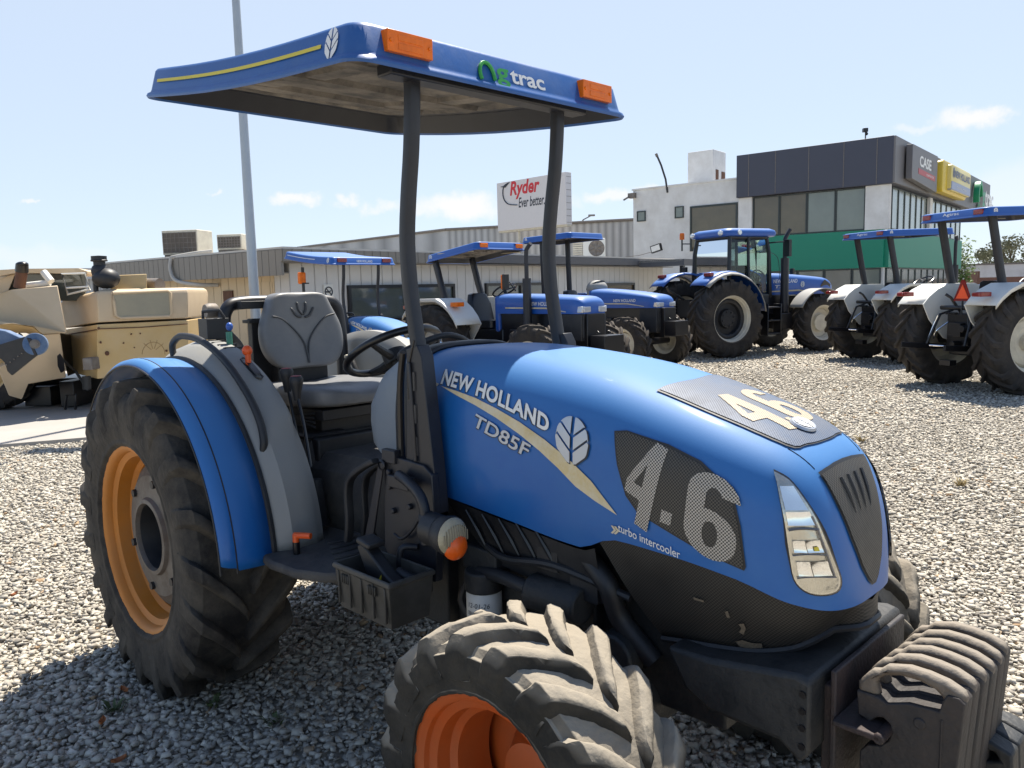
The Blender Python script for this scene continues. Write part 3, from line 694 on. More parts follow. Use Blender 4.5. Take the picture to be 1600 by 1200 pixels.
for k in range(5):
    x0 = 1.47+.075*k
    b.tube([(x0+.015, -.287, .925), (x0+.055, -.272, .858), (x0+.085, -.258, .795)], [.004, .008, .003], 6)
obj('vent', b, blackg, ep)
b = B()
b.tube(smooth_path([(1.52, -.265, .72), (1.62, -.275, .735), (1.75, -.28, .73), (1.9, -.26, .70)]), .022, 10); b.tube(smooth_path([(1.95, -.24, .86), (2.03, -.25, .80), (2.05, -.22, .70), (2.15, -.2, .60)]), .03, 10)
b.tube(smooth_path([(1.5, -.24, .82), (1.65, -.28, .80), (1.85, -.27, .82), (2.1, -.24, .78)]), .012, 8); b.tube(smooth_path([(1.45, -.22, .7), (1.42, -.26, .6), (1.5, -.24, .5)]), .015, 8)
b.box(1.78, 1.86, -.27, -.2, .80, .90); b.box(1.90, 2.0, -.26, -.2, .74, .84)
obj('engine_pipe', b, black, T)
b = B(); b.lathe([(0, .665), (.052, .665), (.058, .655), (.058, .50), (.05, .49), (0, .49)], 'z', (1.525, -.255, 0), 28); fl = obj('oil_filter', b, white_p, T)
b = B(); b.cyl((1.525, -.255, .662), (1.525, -.255, .73), .062, 20); b.box(1.44, 1.60, -.27, -.12, .72, .80); obj('filter_head', b, iron, T, bev=.006)
def on_filter(u, v, a0=-110):
    a = R(a0)+u/.058; return Vector((1.525+.0592*math.cos(a), -.255+.0592*math.sin(a), v))
for (tx, zz, hh, ww) in (('12-01-26', .618, .016, .075), ('70N', .592, .013, .022)):
    obj('handwriting', text_on(tx, hh, ww, lambda u, v: on_filter(u, zz+v, -100 if zz > .6 else -104), .15, .0, .012), dark_d, fl, smooth=0)
b = B(); b.add([on_filter(u, z, -78) for u, z in ((0, .588), (.05, .588), (.05, .605), (0, .605), (.003, .591), (.047, .591), (.047, .602), (.003, .602))], [(0, 1, 5, 4), (1, 2, 6, 5), (2, 3, 7, 6), (3, 0, 4, 7)])
obj('handwriting', b, dark_d, fl, smooth=0)
# front support, weight bracket, weights
b = B()
out = [(2.24, .70), (2.36, .705), (2.59, .742), (2.622, .735), (2.622, .56), (2.60, .53), (2.55, .565), (2.37, .568), (2.30, .60)]
b.prism(out, .56, lambda u, v, w: (u, -.28+w, v))
obj('front_support', b, iron, T, bev=.012)
for z in (.70, .66, .62, .575):
    b = B(); b.cyl((2.606, -.276, z), (2.606, -.284, z), .008, 10); obj('bolt_hole', b, blackg, T)
b = B(); b.box(2.640, 2.654, -.215, .215, .40, .745); b.box(2.654, 2.76, -.235, .235, .625, .640); b.box(2.615, 2.64, -.2, .2, .45, .70)
b.cyl((2.755, -.235, .632), (2.755, .235, .632), .013, 10)
obj('weight_bracket', b, rusty, T, bev=.004)
WO = [(2.690, .700), (2.690, .722), (2.705, .742), (2.718, .757), (2.735, .762), (2.75, .777), (2.795, .789), (2.835, .788), (2.872, .782), (2.905, .768), (2.910, .755), (2.900, .60), (2.895, .50), (2.885, .43), (2.86, .415), (2.72, .415), (2.70, .44), (2.70, .56), (2.72, .585), (2.745, .592), (2.762, .610), (2.768, .632), (2.764, .650), (2.750, .660), (2.735, .655), (2.722, .640), (2.695, .650)]
WH = [(2.728, .735), (2.745, .752), (2.78, .764), (2.82, .765), (2.85, .757), (2.868, .742), (2.862, .728), (2.80, .712), (2.755, .695), (2.738, .712)]
WB = [(2.690, .704), (2.738, .704), (2.755, .695), (2.80, .712), (2.862, .716), (2.867, .740), (2.876, .758), (2.900, .758), (2.910, .748)]+WO[11:]
HA = WO[:11]+[(2.9075, .716), (2.864, .712), (2.868, .742), (2.85, .757), (2.82, .765), (2.78, .764), (2.745, .752), (2.728, .735), (2.738, .702)]
for k in range(6):
    b = B(); y0 = -.184+.0617*k; dz = random.uniform(-.004, .003); dx = random.uniform(-.004, .004)
    b.prism(WB, .057, lambda u, v, w: (u+dx, y0+w, v+dz))
    if k == 0:
        b.cyl((2.822, y0-.004, .674), (2.822, y0+.02, .674), .013, 12); b.box(2.862, 2.868, y0-.003, y0+.01, .43, .70)
    bw = obj('ballast_weight', b, weight_m, T, bev=.007, smooth=50)
    b = B(); b.prism(HA, .032, lambda u, v, w: (u+dx, y0+.006+w, v+dz)); obj('handle', b, handle_m, bw, bev=.009, smooth=50)
b = B()
for k in range(3):
    y0 = .06+.062*k; b.prism([(2.80, .44), (2.80, .535), (2.84, .555), (2.90, .555), (2.945, .54), (2.95, .46), (2.93, .40), (2.82, .40)], .056, lambda u, v, w: (u, y0+w, v), [[(2.84, .515), (2.86, .535), (2.91, .532), (2.92, .515), (2.88, .50)]])
obj('lower_weight', b, iron, T, bev=.006)
# --- fenders and plastic housings
AX = (0, .637)
def fen(a, r, y): return Vector((AX[0]+r*math.cos(R(a)), y, AX[1]+r*math.sin(R(a))))
fang = [1+3*i for i in range(47)]
for s in (-1, 1):
    b = B(); prof = [(.715, .762), (.725, .757), (.738, .742), (.742, .718), (.740, .712), (.743, .706), (.738, .64), (.730, .565)]
    b.grid(lambda a, i: fen(a+(3.0*(1-i/7) if a < 6 else 0), prof[int(i)][0], s*prof[int(i)][1]), fang, list(range(8)))
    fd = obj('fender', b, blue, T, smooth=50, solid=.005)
    b = B(); b.tube([fen(a, .742, s*.712) for a in fang], .0035, 6); b.tube([fen(a, .717, s*.763) for a in fang], .004, 6); obj('fender_trim', b, black, fd)
    b = B(); b.tube([fen(a, .733, s*.562) for a in fang], .011, 6); obj('fender_seal', b, black, fd)
    b = B(); hp = [(.715, .555), (.735, .55), (.765, .50), (.785, .44), (.785, .40), (.77, .375), (.735, .36), (.60, .35), (.45, .34)]
    def hpt(a, i, s=s):
        r, y = hp[int(i)]
        wob = 0
        if a < 42: wob = .018*min(1, (42-a)/6)          # the lower front is stepped in
        if int(i) in (3, 4, 5) and a < 42: r -= wob*1.4; y += wob*.5
        if a > 62 and int(i) in (2, 3, 4): r += .012*min(1, (a-62)/10)
        return fen(a, r, s*y)
    b.grid(hpt, [4+2.5*i for i in range(53)], list(range(9)))
    hs = obj('fender_housing', b, housing, T, smooth=35, solid=.005)
    if s < 0:
        b = B(); b.prism(rrect(.285, .375, -.012, .012, .011, 4, 2), .004, lambda u, v, w: fen(math.degrees(math.atan2(.66, .36))+(.33-u)*85, .803-w*0+.0, -.425+v))
        b.tube([fen(a, .795, -.425+d) for a, d in ((67, -.014), (57, -.014), (56, 0), (57, .014), (67, .014), (68, 0), (67, -.014))], .004, 6)
        obj('lever_slot', b, blackg, hs)
        b = B(); q = fen(64, .79, -.425); b.cyl(q, q+Vector((.0, -.0, .045)), .012, 10); b.ell(q+Vector((-.004, 0, .058)), (.021, .021, .022)); obj('lever', b, orange_k, hs)
        b = B()
        for (a, y, mm) in ((0, 0, 0),):
            q = fen(80, .80, -.40); b.cyl(q-Vector((0, 0, .02)), q+Vector((0, 0, .05)), .013, 10)
        lv = obj('lever', b, greenk, hs)
        b = B(); b.ell(q+Vector((0, .004, .072)), (.015, .015, .018)); obj('knob', b, bluek, hs)
        b = B()
        for k in range(4): 
            q = fen(76+4*k, .795, -.40); b.box(q.x-.008, q.x+.004, -.45, -.37, q.z-.004, q.z+.006)
        obj('lever_gate', b, black, hs)
        b = B()
        rail = [fen(99, .745, -.535), fen(99, .79, -.535), fen(96, .815, -.532), fen(91, .825, -.53), fen(80, .822, -.525), fen(66, .81, -.52), fen(52, .795, -.515), fen(42, .785, -.515), fen(36, .765, -.52), fen(33.5, .74, -.525)]
        b.tube(smooth_path(rail, 5), .0145, 10); obj('grab_rail', b, black, T)
# --- platform, tunnel, pedal bracket
b = B(); PO = [(.68, -.60), (.80, -.625), (.95, -.615), (1.06, -.57), (1.13, -.50), (1.16, -.40), (1.18, .40), (1.13, .5), (.95, .615), (.8, .62), (.6, .58), (.3, .5), (.2, .3), (.2, -.3), (.35, -.45), (.55, -.52)]
b.prism(PO, .035, lambda u, v, w: (u, v, .655+w)); obj('platform', b, mud, T, bev=.012)
b = B()
for k in range(4):
    b.tube([(.80+.055*k+.02*math.cos(R(a)), -.30-.085*k*.3+.10*math.sin(R(a)), .693) for a in range(-60, 61, 20)], .006, 5)
obj('floor_rib', b, mud, T)
b = B()
def tun(x, w, z): return [Vector((x, -w-.05, .68)), Vector((x, -w-.02, z-.06)), Vector((x, -w+.03, z)), Vector((x, w-.03, z)), Vector((x, w+.02, z-.06)), Vector((x, w+.05, .68))]
b.loft([tun(.10, .25, 1.03), tun(.45, .24, 1.03), tun(.47, .22, .97), tun(.75, .19, .97), tun(1.15, .17, .94)], False, False)
obj('floor_tunnel', b, mud, T, smooth=30, solid=.006)
b = B(); b.box(.12, .46, -.24, -.05, 1.025, 1.045); b.box(-.1, .5, -.22, .22, .86, 1.03)
obj('seat_plinth', b, black, T, bev=.01)
b = B()
def pb(u, v, w): return (u, -.42+w*1, v)
for yy in (-.40, -.33):
    b.tube(smooth_path([(1.16, yy, 1.06), (1.09, yy, 1.03), (1.01, yy, .98), (.985, yy, .92), (.985, yy, .82), (.97, yy, .74)], 5), .015, 8, sq=(1.1, .7))
b.prism([(1.16, 1.05), (1.09, 1.02), (1.02, .97), (1.0, .90), (1.0, .80), (1.10, .72), (1.18, .70)], .006, lambda u, v, w: (u, -.33+w, v))
b.tube([(.86, -.30, .72), (.93, -.33, .735), (1.0, -.34, .74)], .012, 8)
obj('pedal_bracket', b, black, T, bev=.003)
b = B(); b.cyl((.815, -.52, .685), (.815, -.52, .735), .013, 10); vb = obj('valve_stem', b, blackg, T)
b = B(); b.cyl((.815, -.52, .73), (.815, -.52, .762), .012, 10); b.tube([(.808, -.522, .758), (.85, -.50, .760), (.868, -.49, .760)], .0115, 8); obj('valve_handle', b, orange_k, vb)
# --- seat
def sring(z, hw, x, d, pad=0):
    pts = []
    for k in range(24):
        a = 2*math.pi*k/24; ca, sa = math.cos(a), math.sin(a)
        yy = hw*math.copysign(abs(ca)**.55, ca); xx = math.copysign(abs(sa)**.7, sa)*d
        if sa > 0: xx += pad*(abs(yy)/hw)**2*.9-pad*.2-.010*math.exp(-(yy/.02)**2)
        pts.append(Vector((x+xx, yy, z)))
    return pts
zz = [1.285, 1.295, 1.32, 1.36, 1.40, 1.44, 1.48, 1.52, 1.56, 1.59, 1.615, 1.63, 1.636]
ww = [.10, .14, .175, .20, .21, .211, .206, .19, .168, .155, .146, .125, .08]
b = B(); b.loft([sring(z, w, .055-.16*(z-1.28)-.0, .052 if i not in (0, len(zz)-1) else .03, .03) for i, (z, w) in enumerate(zip(zz, ww))])
bk = obj('seat_back', b, seatm, T, smooth=70, sub=1)
# pressed leaf and creases on the backrest, their shade painted as dark tubes
b = B()
def bkp(y, z, o=.0): return Vector((.055-.16*(z-1.28)+.052-.006+.03*.9*(abs(y)/.24)**2+o, y, z))
for s in (-1, 1):
    b.tube(smooth_path([bkp(0, 1.31), bkp(s*.012, 1.40), bkp(s*.05, 1.46), bkp(s*.11, 1.515), bkp(s*.16, 1.53)], 5), .0045, 6)
    b.tube(smooth_path([bkp(s*.008, 1.52), bkp(s*.035, 1.53), bkp(s*.058, 1.565)], 5), [.003]+[.006]*9+[.002], 6)
    b.tube(smooth_path([bkp(0, 1.53), bkp(s*.018, 1.555), bkp(s*.022, 1.59)], 5), [.003]+[.006]*9+[.002], 6)
obj('seat_crease_shade', b, seat_d, T, smooth=80)
def cring(x, hw, zt, d):
    pts = []
    for k in range(24):
        a = 2*math.pi*k/24; ca, sa = math.cos(a), math.sin(a)
        yy = hw*math.copysign(abs(ca)**.5, ca); q = math.copysign(abs(sa)**.6, sa)*d
        z = zt+q
        if sa > 0: z += .022*(abs(yy)/hw)**2-.012*math.exp(-(yy/.025)**2)
        pts.append(Vector((x, yy, z)))
    return pts
b = B(); b.loft([cring(.02, .17, 1.19, .025), cring(.04, .215, 1.185, .042), cring(.12, .24, 1.185, .046), cring(.22, .245, 1.18, .046), cring(.34, .245, 1.182, .047), cring(.45, .24, 1.192, .046), cring(.53, .225, 1.195, .04), cring(.565, .18, 1.185, .022)])
obj('seat_cushion', b, seatm, T, smooth=70, sub=1)
b = B(); b.box(.02, .50, -.19, .19, 1.10, 1.145); b.box(.08, .42, -.15, .15, 1.03, 1.10)
for k in range(4): b.tube([(.06+.02*k, -.2, 1.06+.02*k), (.45, -.2, 1.13-.02*k)], .008, 6)
b.box(-.02, .04, -.13, .13, 1.12, 1.34); b.tube([(-.01, .24, 1.18), (.08, .27, 1.24), (.02, .27, 1.32)], .016, 8)
obj('seat_base', b, black, T, bev=.006)
b = B(); b.tube(smooth_path([(.0, .26, 1.32), (.04, .265, 1.27), (.10, .265, 1.22), (.14, .26, 1.16)]), .012, 8); b.box(.03, .11, .245, .28, 1.17, 1.23); obj('seat_buckle', b, rimcream, T, bev=.004)
# rear hoop, rear plates and lamp
b = B(); b.tube(smooth_path([(-.10, -.30, 1.05), (-.10, -.305, 1.30), (-.11, -.305, 1.48), (-.11, -.285, 1.565), (-.115, -.22, 1.592), (-.115, 0, 1.595), (-.115, .22, 1.592), (-.11, .285, 1.565), (-.11, .305, 1.48), (-.10, .305, 1.30), (-.10, .30, 1.05)], 6), .030, 10)
obj('rear_hoop', b, post_m, T)
b = B(); b.box(-.09, -.05, -.20, -.08, 1.20, 1.52); b.box(-.1, -.03, -.22, -.06, 1.50, 1.515); b.box(-.11, -.04, -.25, -.08, 1.565, 1.60)
for z in (1.30, 1.36, 1.42): b.cyl((-.05, -.12, z), (-.045, -.12, z), .006, 6)
obj('rear_plate', b, black, T, bev=.004)
b = B(); b.box(-.09, .0, -.43, -.33, 1.44, 1.53); b.tube([(-.08, -.41, 1.53), (-.08, -.41, 1.56), (-.0, -.37, 1.565), (.0, -.35, 1.53)], .008, 6); b.cyl((-.05, -.36, 1.36), (-.05, -.36, 1.46), .012, 8)
obj('work_lamp', b, black, T, bev=.012)
b = B(); b.lathe([(0, 0), (.03, .0), (.036, .02), (.034, .05), (.03, .055), (.012, .05), (0, .045)], 'y', (-.17, -.36, 1.56), 20); b.tube(smooth_path([(-.16, -.30, 1.54), (-.12, -.28, 1.46), (-.06, -.26, 1.40), (-.02, -.25, 1.30)]), [.010]*6+[.018]*10+[.012]*3, 8)
obj('hydraulic_coupling', b, hubgrey, T)
# gear levers
for (x, y, z) in ((.43, -.305, 1.315), (.52, -.315, 1.29)):
    b = B(); b.tube(smooth_path([(x+.10, y-.015, .95), (x+.05, y-.005, 1.1), (x, y, z-.06)]), .007, 8); lv = obj('gear_lever', b, blackg, T)
    b = B(); b.lathe([(0, -.085), (.013, -.085), (.018, -.05), (.026, -.02), (.028, .0), (.022, .012), (0, .014)], 'z', (x, y, z), 18); obj('knob', b, black, lv)
    b = B(); b.lathe([(.024, .0075), (.020, .0135), (0, .016)], 'z', (x, y, z), 16); obj('knob_cap', b, red_k, lv)
b = B(); b.tube([(.63, -.315, .72+.02*k) for k in range(10)], [.045-.003*(k % 2)*1.5-.002*k for k in range(10)], 14); obj('lever_boot', b, black, T)
# --- canopy posts and bracket
for s in (-1, 1):
    b = B(); y = s*.336
    b.tube(smooth_path([(1.355, y, 2.30), (1.352, y, 2.20), (1.338, y, 2.06), (1.315, y, 1.92), (1.300, y, 1.78), (1.308, y, 1.62), (1.335, y, 1.46), (1.350, y, 1.36), (1.362, y, 1.05)], 4), .0208, 16, sq=(1.05, .95))
    po = obj('canopy_post', b, post_m, T, smooth=60)
    b = B(); b.prism([(1.318, 1.44), (1.375, 1.455), (1.395, 1.42), (1.435, 1.06), (1.445, .92), (1.29, .92), (1.295, 1.08), (1.310, 1.30)], .05, lambda u, v, w: (u, y-.024*1+w-.012*s*-1, v))
    b.prism([(1.33, 1.40), (1.345, 1.40), (1.36, 1.08), (1.345, 1.08)], .006, lambda u, v, w: (u, y+s*.04+w*s, v))
    obj('post_foot', b, post_m, po, bev=.006)
    if s < 0:
        for z in (1.34, 1.235, 1.13):
            b = B(); b.box(1.352, 1.360, -.377, -.372, z-.03, z+.03); obj('foot_slot', b, mud, po)
b = B()
b.prism([(1.19, 1.065), (1.22, 1.085), (1.40, 1.075), (1.44, 1.05), (1.45, .80), (1.44, .70), (1.22, .70), (1.17, .76)], .03, lambda u, v, w: (u, -.385+w, v))
b.prism([(1.18, 1.06), (1.205, 1.06), (1.11, .735), (1.06, .735)], .008, lambda u, v, w: (u, -.40+w, v))
b.box(1.19, 1.26, -.395, -.37, 1.06, 1.105); b.box(1.25, 1.36, -.42, -.38, .99, 1.03)
for x, z in ((1.225, 1.03), (1.225, .98), (1.33, .93), (1.24, .90)): b.cyl((x, -.385, z), (x, -.40, z), .010, 10)
b.tube(smooth_path([(1.30, -.41, 1.035), (1.38, -.425, 1.02), (1.44, -.43, .985), (1.46, -.43, .92), (1.455, -.43, .84)]), .017, 10)
b.tube(smooth_path([(1.41, -.39, .95), (1.36, -.40, .87), (1.30, -.405, .82), (1.26, -.41, .83)]), .006, 6)
b.tube(smooth_path([(1.36, -.39, .80), (1.33, -.43, .80), (1.325, -.44, .74), (1.33, -.43, .68)]), .012, 8)
b.lathe([(.014, -.004), (.020, 0), (.014, .004)], 'y', (1.195, -.40, 1.05), 16)
obj('post_bracket', b, post_m, T, bev=.004)
b = B(); b.tube(smooth_path([(1.30, -.37, 1.43), (1.265, -.36, 1.32), (1.25, -.355, 1.15), (1.255, -.36, 1.05)]), .012, 8); b.tube(smooth_path([(1.362, -.372, 1.47), (1.33, -.375, 1.38), (1.325, -.375, 1.28)]), .003, 5)
obj('cable', b, blackg, T)
# side lamp
b = B(); b.lathe([(0, -.06), (.036, -.056), (.052, -.034), (.059, 0), (.058, .012), (.053, .014)], 'x', (1.60, -.455, .905), 28); b.cyl((1.50, -.445, .905), (1.56, -.45, .905), .05, 18); b.tube([(1.45, -.42, .92), (1.52, -.44, .91)], .03, 10)
lp = obj('side_lamp', b, black, T)
b = B(); b.lathe([(.057, .010), (.051, .022), (.032, .032), (0, .036)], 'x', (1.60, -.455, .905), 28); 
for k in range(11):
    z = -.044+.0088*k; h = math.sqrt(max(.0001, .048**2-z*z))*.78
    b.mi = 1; b.tube([(1.625+.010*(1-(abs(y_)/.06)**2)-2.4*z*z, -.455+z, .905+y_) for y_ in (-h, -h/2, 0, h/2, h)], .0022, 5)
obj('lamp_lens', b, [lensm, rib_m], lp)
b = B(); b.ell((1.617, -.449, .874), (.030, .042, .042)); obj('amber_lens', b, mat('orange_lens', (.75, .11, .01), .3, var=.3, scale=30), lp)
# battery tray and its support
b = B()
def tray(u, v, w): return (u, v, w)
def tr(z, g): return [Vector((x, y, z)) for x, y in ((1.20+g, -.605+g), (1.495-g, -.605+g), (1.495-g, -.435-g), (1.20+g, -.435-g))]
b.loft([tr(.765, -.004), tr(.772, 0), tr(.772, .006), tr(.63, .016)], True, False); b.f.append([12, 13, 14, 15]); b.m.append(0)
b.loft([tr(.765, -.004), tr(.755, -.004), tr(.752, .002), tr(.622, .012)], True, False); b.f.append([len(b.v)-4+i for i in range(4)]); b.m.append(0)
for k in range(5): x = 1.22+.062*k; b.box(x, x+.006, -.607, -.598, .64, .75)
for x in (1.245, 1.39):
    for j in range(4): b.box(x+.011*j, x+.011*j+.005, -.611, -.60, .715, .745)
bt = obj('battery_tray', b, mat('tray_plastic', (.030, .029, .025), .5, var=.2, dust=(.12, .11, .10), dfac=.4, dscale=8), T, bev=.003)
b = B(); b.box(1.2, 1.42, -.44, -.38, .66, .74); b.box(1.0, 1.22, -.5, -.3, .62, .66); obj('tray_support', b, black, T, bev=.004)
# canopy with lamps, lettering, emblem
ZR = lambda x: 2.262+.158*(1.46-x)/1.43 - .022*math.sin(math.pi*min(1, max(0, (x-.03)/1.43)))
cn = canopy(T, -.02, 1.475, .628, ZR, blue_d, under, .112, .07)
def front_face(y0, sgn=1):
    return lambda u, v: Vector((1.475-.0165-.016*(v/.07)+.005, y0+u, ZR(1.45)+.026+v))
def side_face(x0, s=-1):
    return lambda u, v: Vector((x0+u, s*(.628-.0165-.016*(v/.07)+.003), ZR(x0+u)+.026+v))
for y0 in (-.428, .428):
    b = B(); b.box(1.39, 1.455, y0-.105, y0+.105, ZR(1.44)+.024, ZR(1.44)+.034)
    obj('lamp_pocket', b, blue_d, cn, bev=.004)
    b = B(); b.box(1.42, 1.472, y0-.082, y0+.082, ZR(1.44)+.038, ZR(1.44)+.098); 
    for q in (-.07, .07): b.cyl((1.47, y0+q, ZR(1.44)+.068), (1.476, y0+q, ZR(1.44)+.068), .006, 8)
    b.box(1.471, 1.474, y0-.045, y0+.045, ZR(1.44)+.046, ZR(1.44)+.064); b.box(1.471, 1.474, y0-.045, y0+.045, ZR(1.44)+.070, ZR(1.44)+.088)
    obj('marker_lamp', b, amber, cn, bev=.008)
ff = front_face(0)
b = B(); b.tube([ff(-.148+.033-.030*math.cos(R(a)), .012+.030*math.sin(R(a))*1.35)+Vector((.0, 0, 0)) for a in range(-25, 181, 12)], [.0065]*18, 6); b.tube([ff(-.085, .012), ff(-.083, .0)], .0065, 6)
obj('lettering', b, green_d, cn)
obj('lettering', text_on('g', .062, .058, lambda u, v: ff(-.072+u, v-.016), 0, .02, .02), green_d, cn, smooth=0)
obj('lettering', text_on('trac', .045, .165, lambda u, v: ff(-.008+u, v+.004), 0, .022, .02), white_d, cn, smooth=0)
for s in (-1, 1):
    V, Fc = leaf2d(.066, .092); sf = side_face(1.335, s)
    obj('emblem', flat2d(V, Fc, lambda u, v: sf(u, v+.036), .02), white_d, cn, smooth=0)
    st = [(.10, .030), (1.28, .030), (1.28, .042), (.10, .042)]; sf0 = side_face(0, s)
    obj('yellow_stripe', poly_on(st, lambda x, v: sf0(x, v), .06), yellow, cn, smooth=0)
b = B(); b.box(1.33, 1.40, -.45, .45, 2.262, 2.30); b.box(1.30, 1.34, -.40, .40, 2.275, 2.32)
obj('canopy_frame', b, post_m, T, bev=.006)
for o in list(bpy.data.objects):
    if o.parent == T and o.name.startswith('wheel') and False: pass

# the black plastic case lying in the tray
GC = thing('plastic_case', 'black angular plastic case with a yellow mark, lying in the side tray', 'case', T.matrix_basis @ Vector((1.35, -.52, .70)), -YAW)
b = B(); b.prism([(-.10, .12), (-.075, .135), (-.04, .12), (.05, .06), (.10, .04), (.105, -.03), (.08, -.06), (.03, -.05), (-.02, .0), (-.06, .05)], .045, lambda u, v, w: (u, -.03+w, v)); b.box(-.10, -.03, -.045, .02, .125, .145, Matrix.Rotation(R(8), 4, 'Y')); b.tube([(.03, .03, .05), (.10, .05, .03)], .02, 8)
gc = obj('case_shell', b, black, GC, bev=.006)
b = B(); b.prism([(.0, .03), (.012, .045), (.008, .02), (.018, .028), (.0, -.02), (.004, .012), (-.008, .0)], .002, lambda u, v, w: (.02+u, -.0325+w, v+.012)); obj('yellow_mark', b, yellow, gc, smooth=0)
# ------------------------------------------------------------------ ground
def rock_mat(name, big):
    M = bpy.data.materials.new(name); M.use_nodes = True; N = M.node_tree.nodes; L = M.node_tree.links; p = N['Principled BSDF']
    tc = N.new('ShaderNodeTexCoord')
    ramp = N.new('ShaderNodeValToRGB'); cr = ramp.color_ramp
    cols = [(0, (.17, .155, .13)), (.2, (.32, .29, .245)), (.5, (.43, .395, .33)), (.75, (.51, .47, .395)), (.93, (.60, .56, .48)), (1, (.36, .25, .15))]
    cr.elements[0].position = 0; cr.elements[0].color = (*cols[0][1], 1); cr.elements[1].position = 1; cr.elements[1].color = (*cols[-1][1], 1)
    for q, c in cols[1:-1]:
        e = cr.elements.new(q); e.color = (*c, 1)
    if big:
        at_ = N.new('ShaderNodeAttribute'); at_.attribute_name = 'tone'; L.new(at_.outputs['Fac'], ramp.inputs[0])
        col = ramp.outputs[0]
        nz = N.new('ShaderNodeTexNoise'); nz.inputs['Scale'].default_value = 60; nz.inputs['Detail'].default_value = 4; L.new(tc.outputs['Object'], nz.inputs['Vector'])
        bp = N.new('ShaderNodeBump'); bp.inputs['Strength'].default_value = .4; bp.inputs['Distance'].default_value = .006; L.new(nz.outputs['Fac'], bp.inputs['Height']); L.new(bp.outputs[0], p.inputs['Normal'])
    else:
        for e_ in cr.elements: e_.color = (*[q_*.92 for q_ in e_.color[:3]], 1)
        vo = N.new('ShaderNodeTexVoronoi'); vo.inputs['Scale'].default_value = 22; L.new(tc.outputs['Object'], vo.inputs['Vector'])
        sp = N.new('ShaderNodeSeparateColor'); L.new(vo.outputs['Color'], sp.inputs[0]); L.new(sp.outputs[0], ramp.inputs[0])
        nz = N.new('ShaderNodeTexNoise'); nz.inputs['Scale'].default_value = .5; nz.inputs['Detail'].default_value = 5; L.new(tc.outputs['Object'], nz.inputs['Vector'])
        mx = N.new('ShaderNodeMix'); mx.data_type = 'RGBA'; mx.blend_type = 'MULTIPLY'; mr = N.new('ShaderNodeMapRange'); L.new(nz.outputs['Fac'], mr.inputs[0]); mr.inputs['From Min'].default_value = .45; mr.inputs['From Max'].default_value = .7; mr.inputs['To Max'].default_value = .5
        L.new(mr.outputs[0], mx.inputs['Factor']); L.new(ramp.outputs[0], mx.inputs['A']); mx.inputs['B'].default_value = (.86, .83, .79, 1); col = mx.outputs['Result']
        bp = N.new('ShaderNodeBump'); bp.inputs['Strength'].default_value = .9; bp.inputs['Distance'].default_value = .05; bp.invert = True; L.new(vo.outputs['Distance'], bp.inputs['Height']); L.new(bp.outputs[0], p.inputs['Normal'])
    L.new(col, p.inputs['Base Color']); p.inputs['Roughness'].default_value = .85; p.inputs['Specular IOR Level'].default_value = .25
    return M
b = B(); b.add([(-700, -60, -.012), (700, -60, -.012), (700, 900, -.012), (-700, 900, -.012)], [(0, 1, 2, 3)])
obj('ground', b, rock_mat('gravel_bed', False), smooth=0, kind='structure')
SLAB = [gnd(-260, 732), gnd(0, 700), gnd(130, 689), gnd(330, 668)]
far_ = [Vector((-3.2, 15.2, 0)), Vector((-30, 26, 0)), Vector((-30, 8, 0))]
def in_slab(x, y):
    return inpoly(x, y, [(p.x, p.y) for p in SLAB+[Vector((-3.0, 10.3, 0)), Vector((-4.0, 14.5, 0)), Vector((-30, 34, 0))]])
b = B(); b.prism([(p.x, p.y) for p in SLAB+[Vector((-3.0, 10.3, 0)), Vector((-4.0, 14.5, 0)), Vector((-30, 34, 0))]], .07, lambda u, v, w: (u, v, -.03+w))
obj('concrete_slab', b, mat('concrete', (.33, .31, .285), .85, var=.2, scale=1.5, dust=(.30, .28, .25), dfac=.5, dscale=1.2, bump=.1, bscale=40), kind='structure')
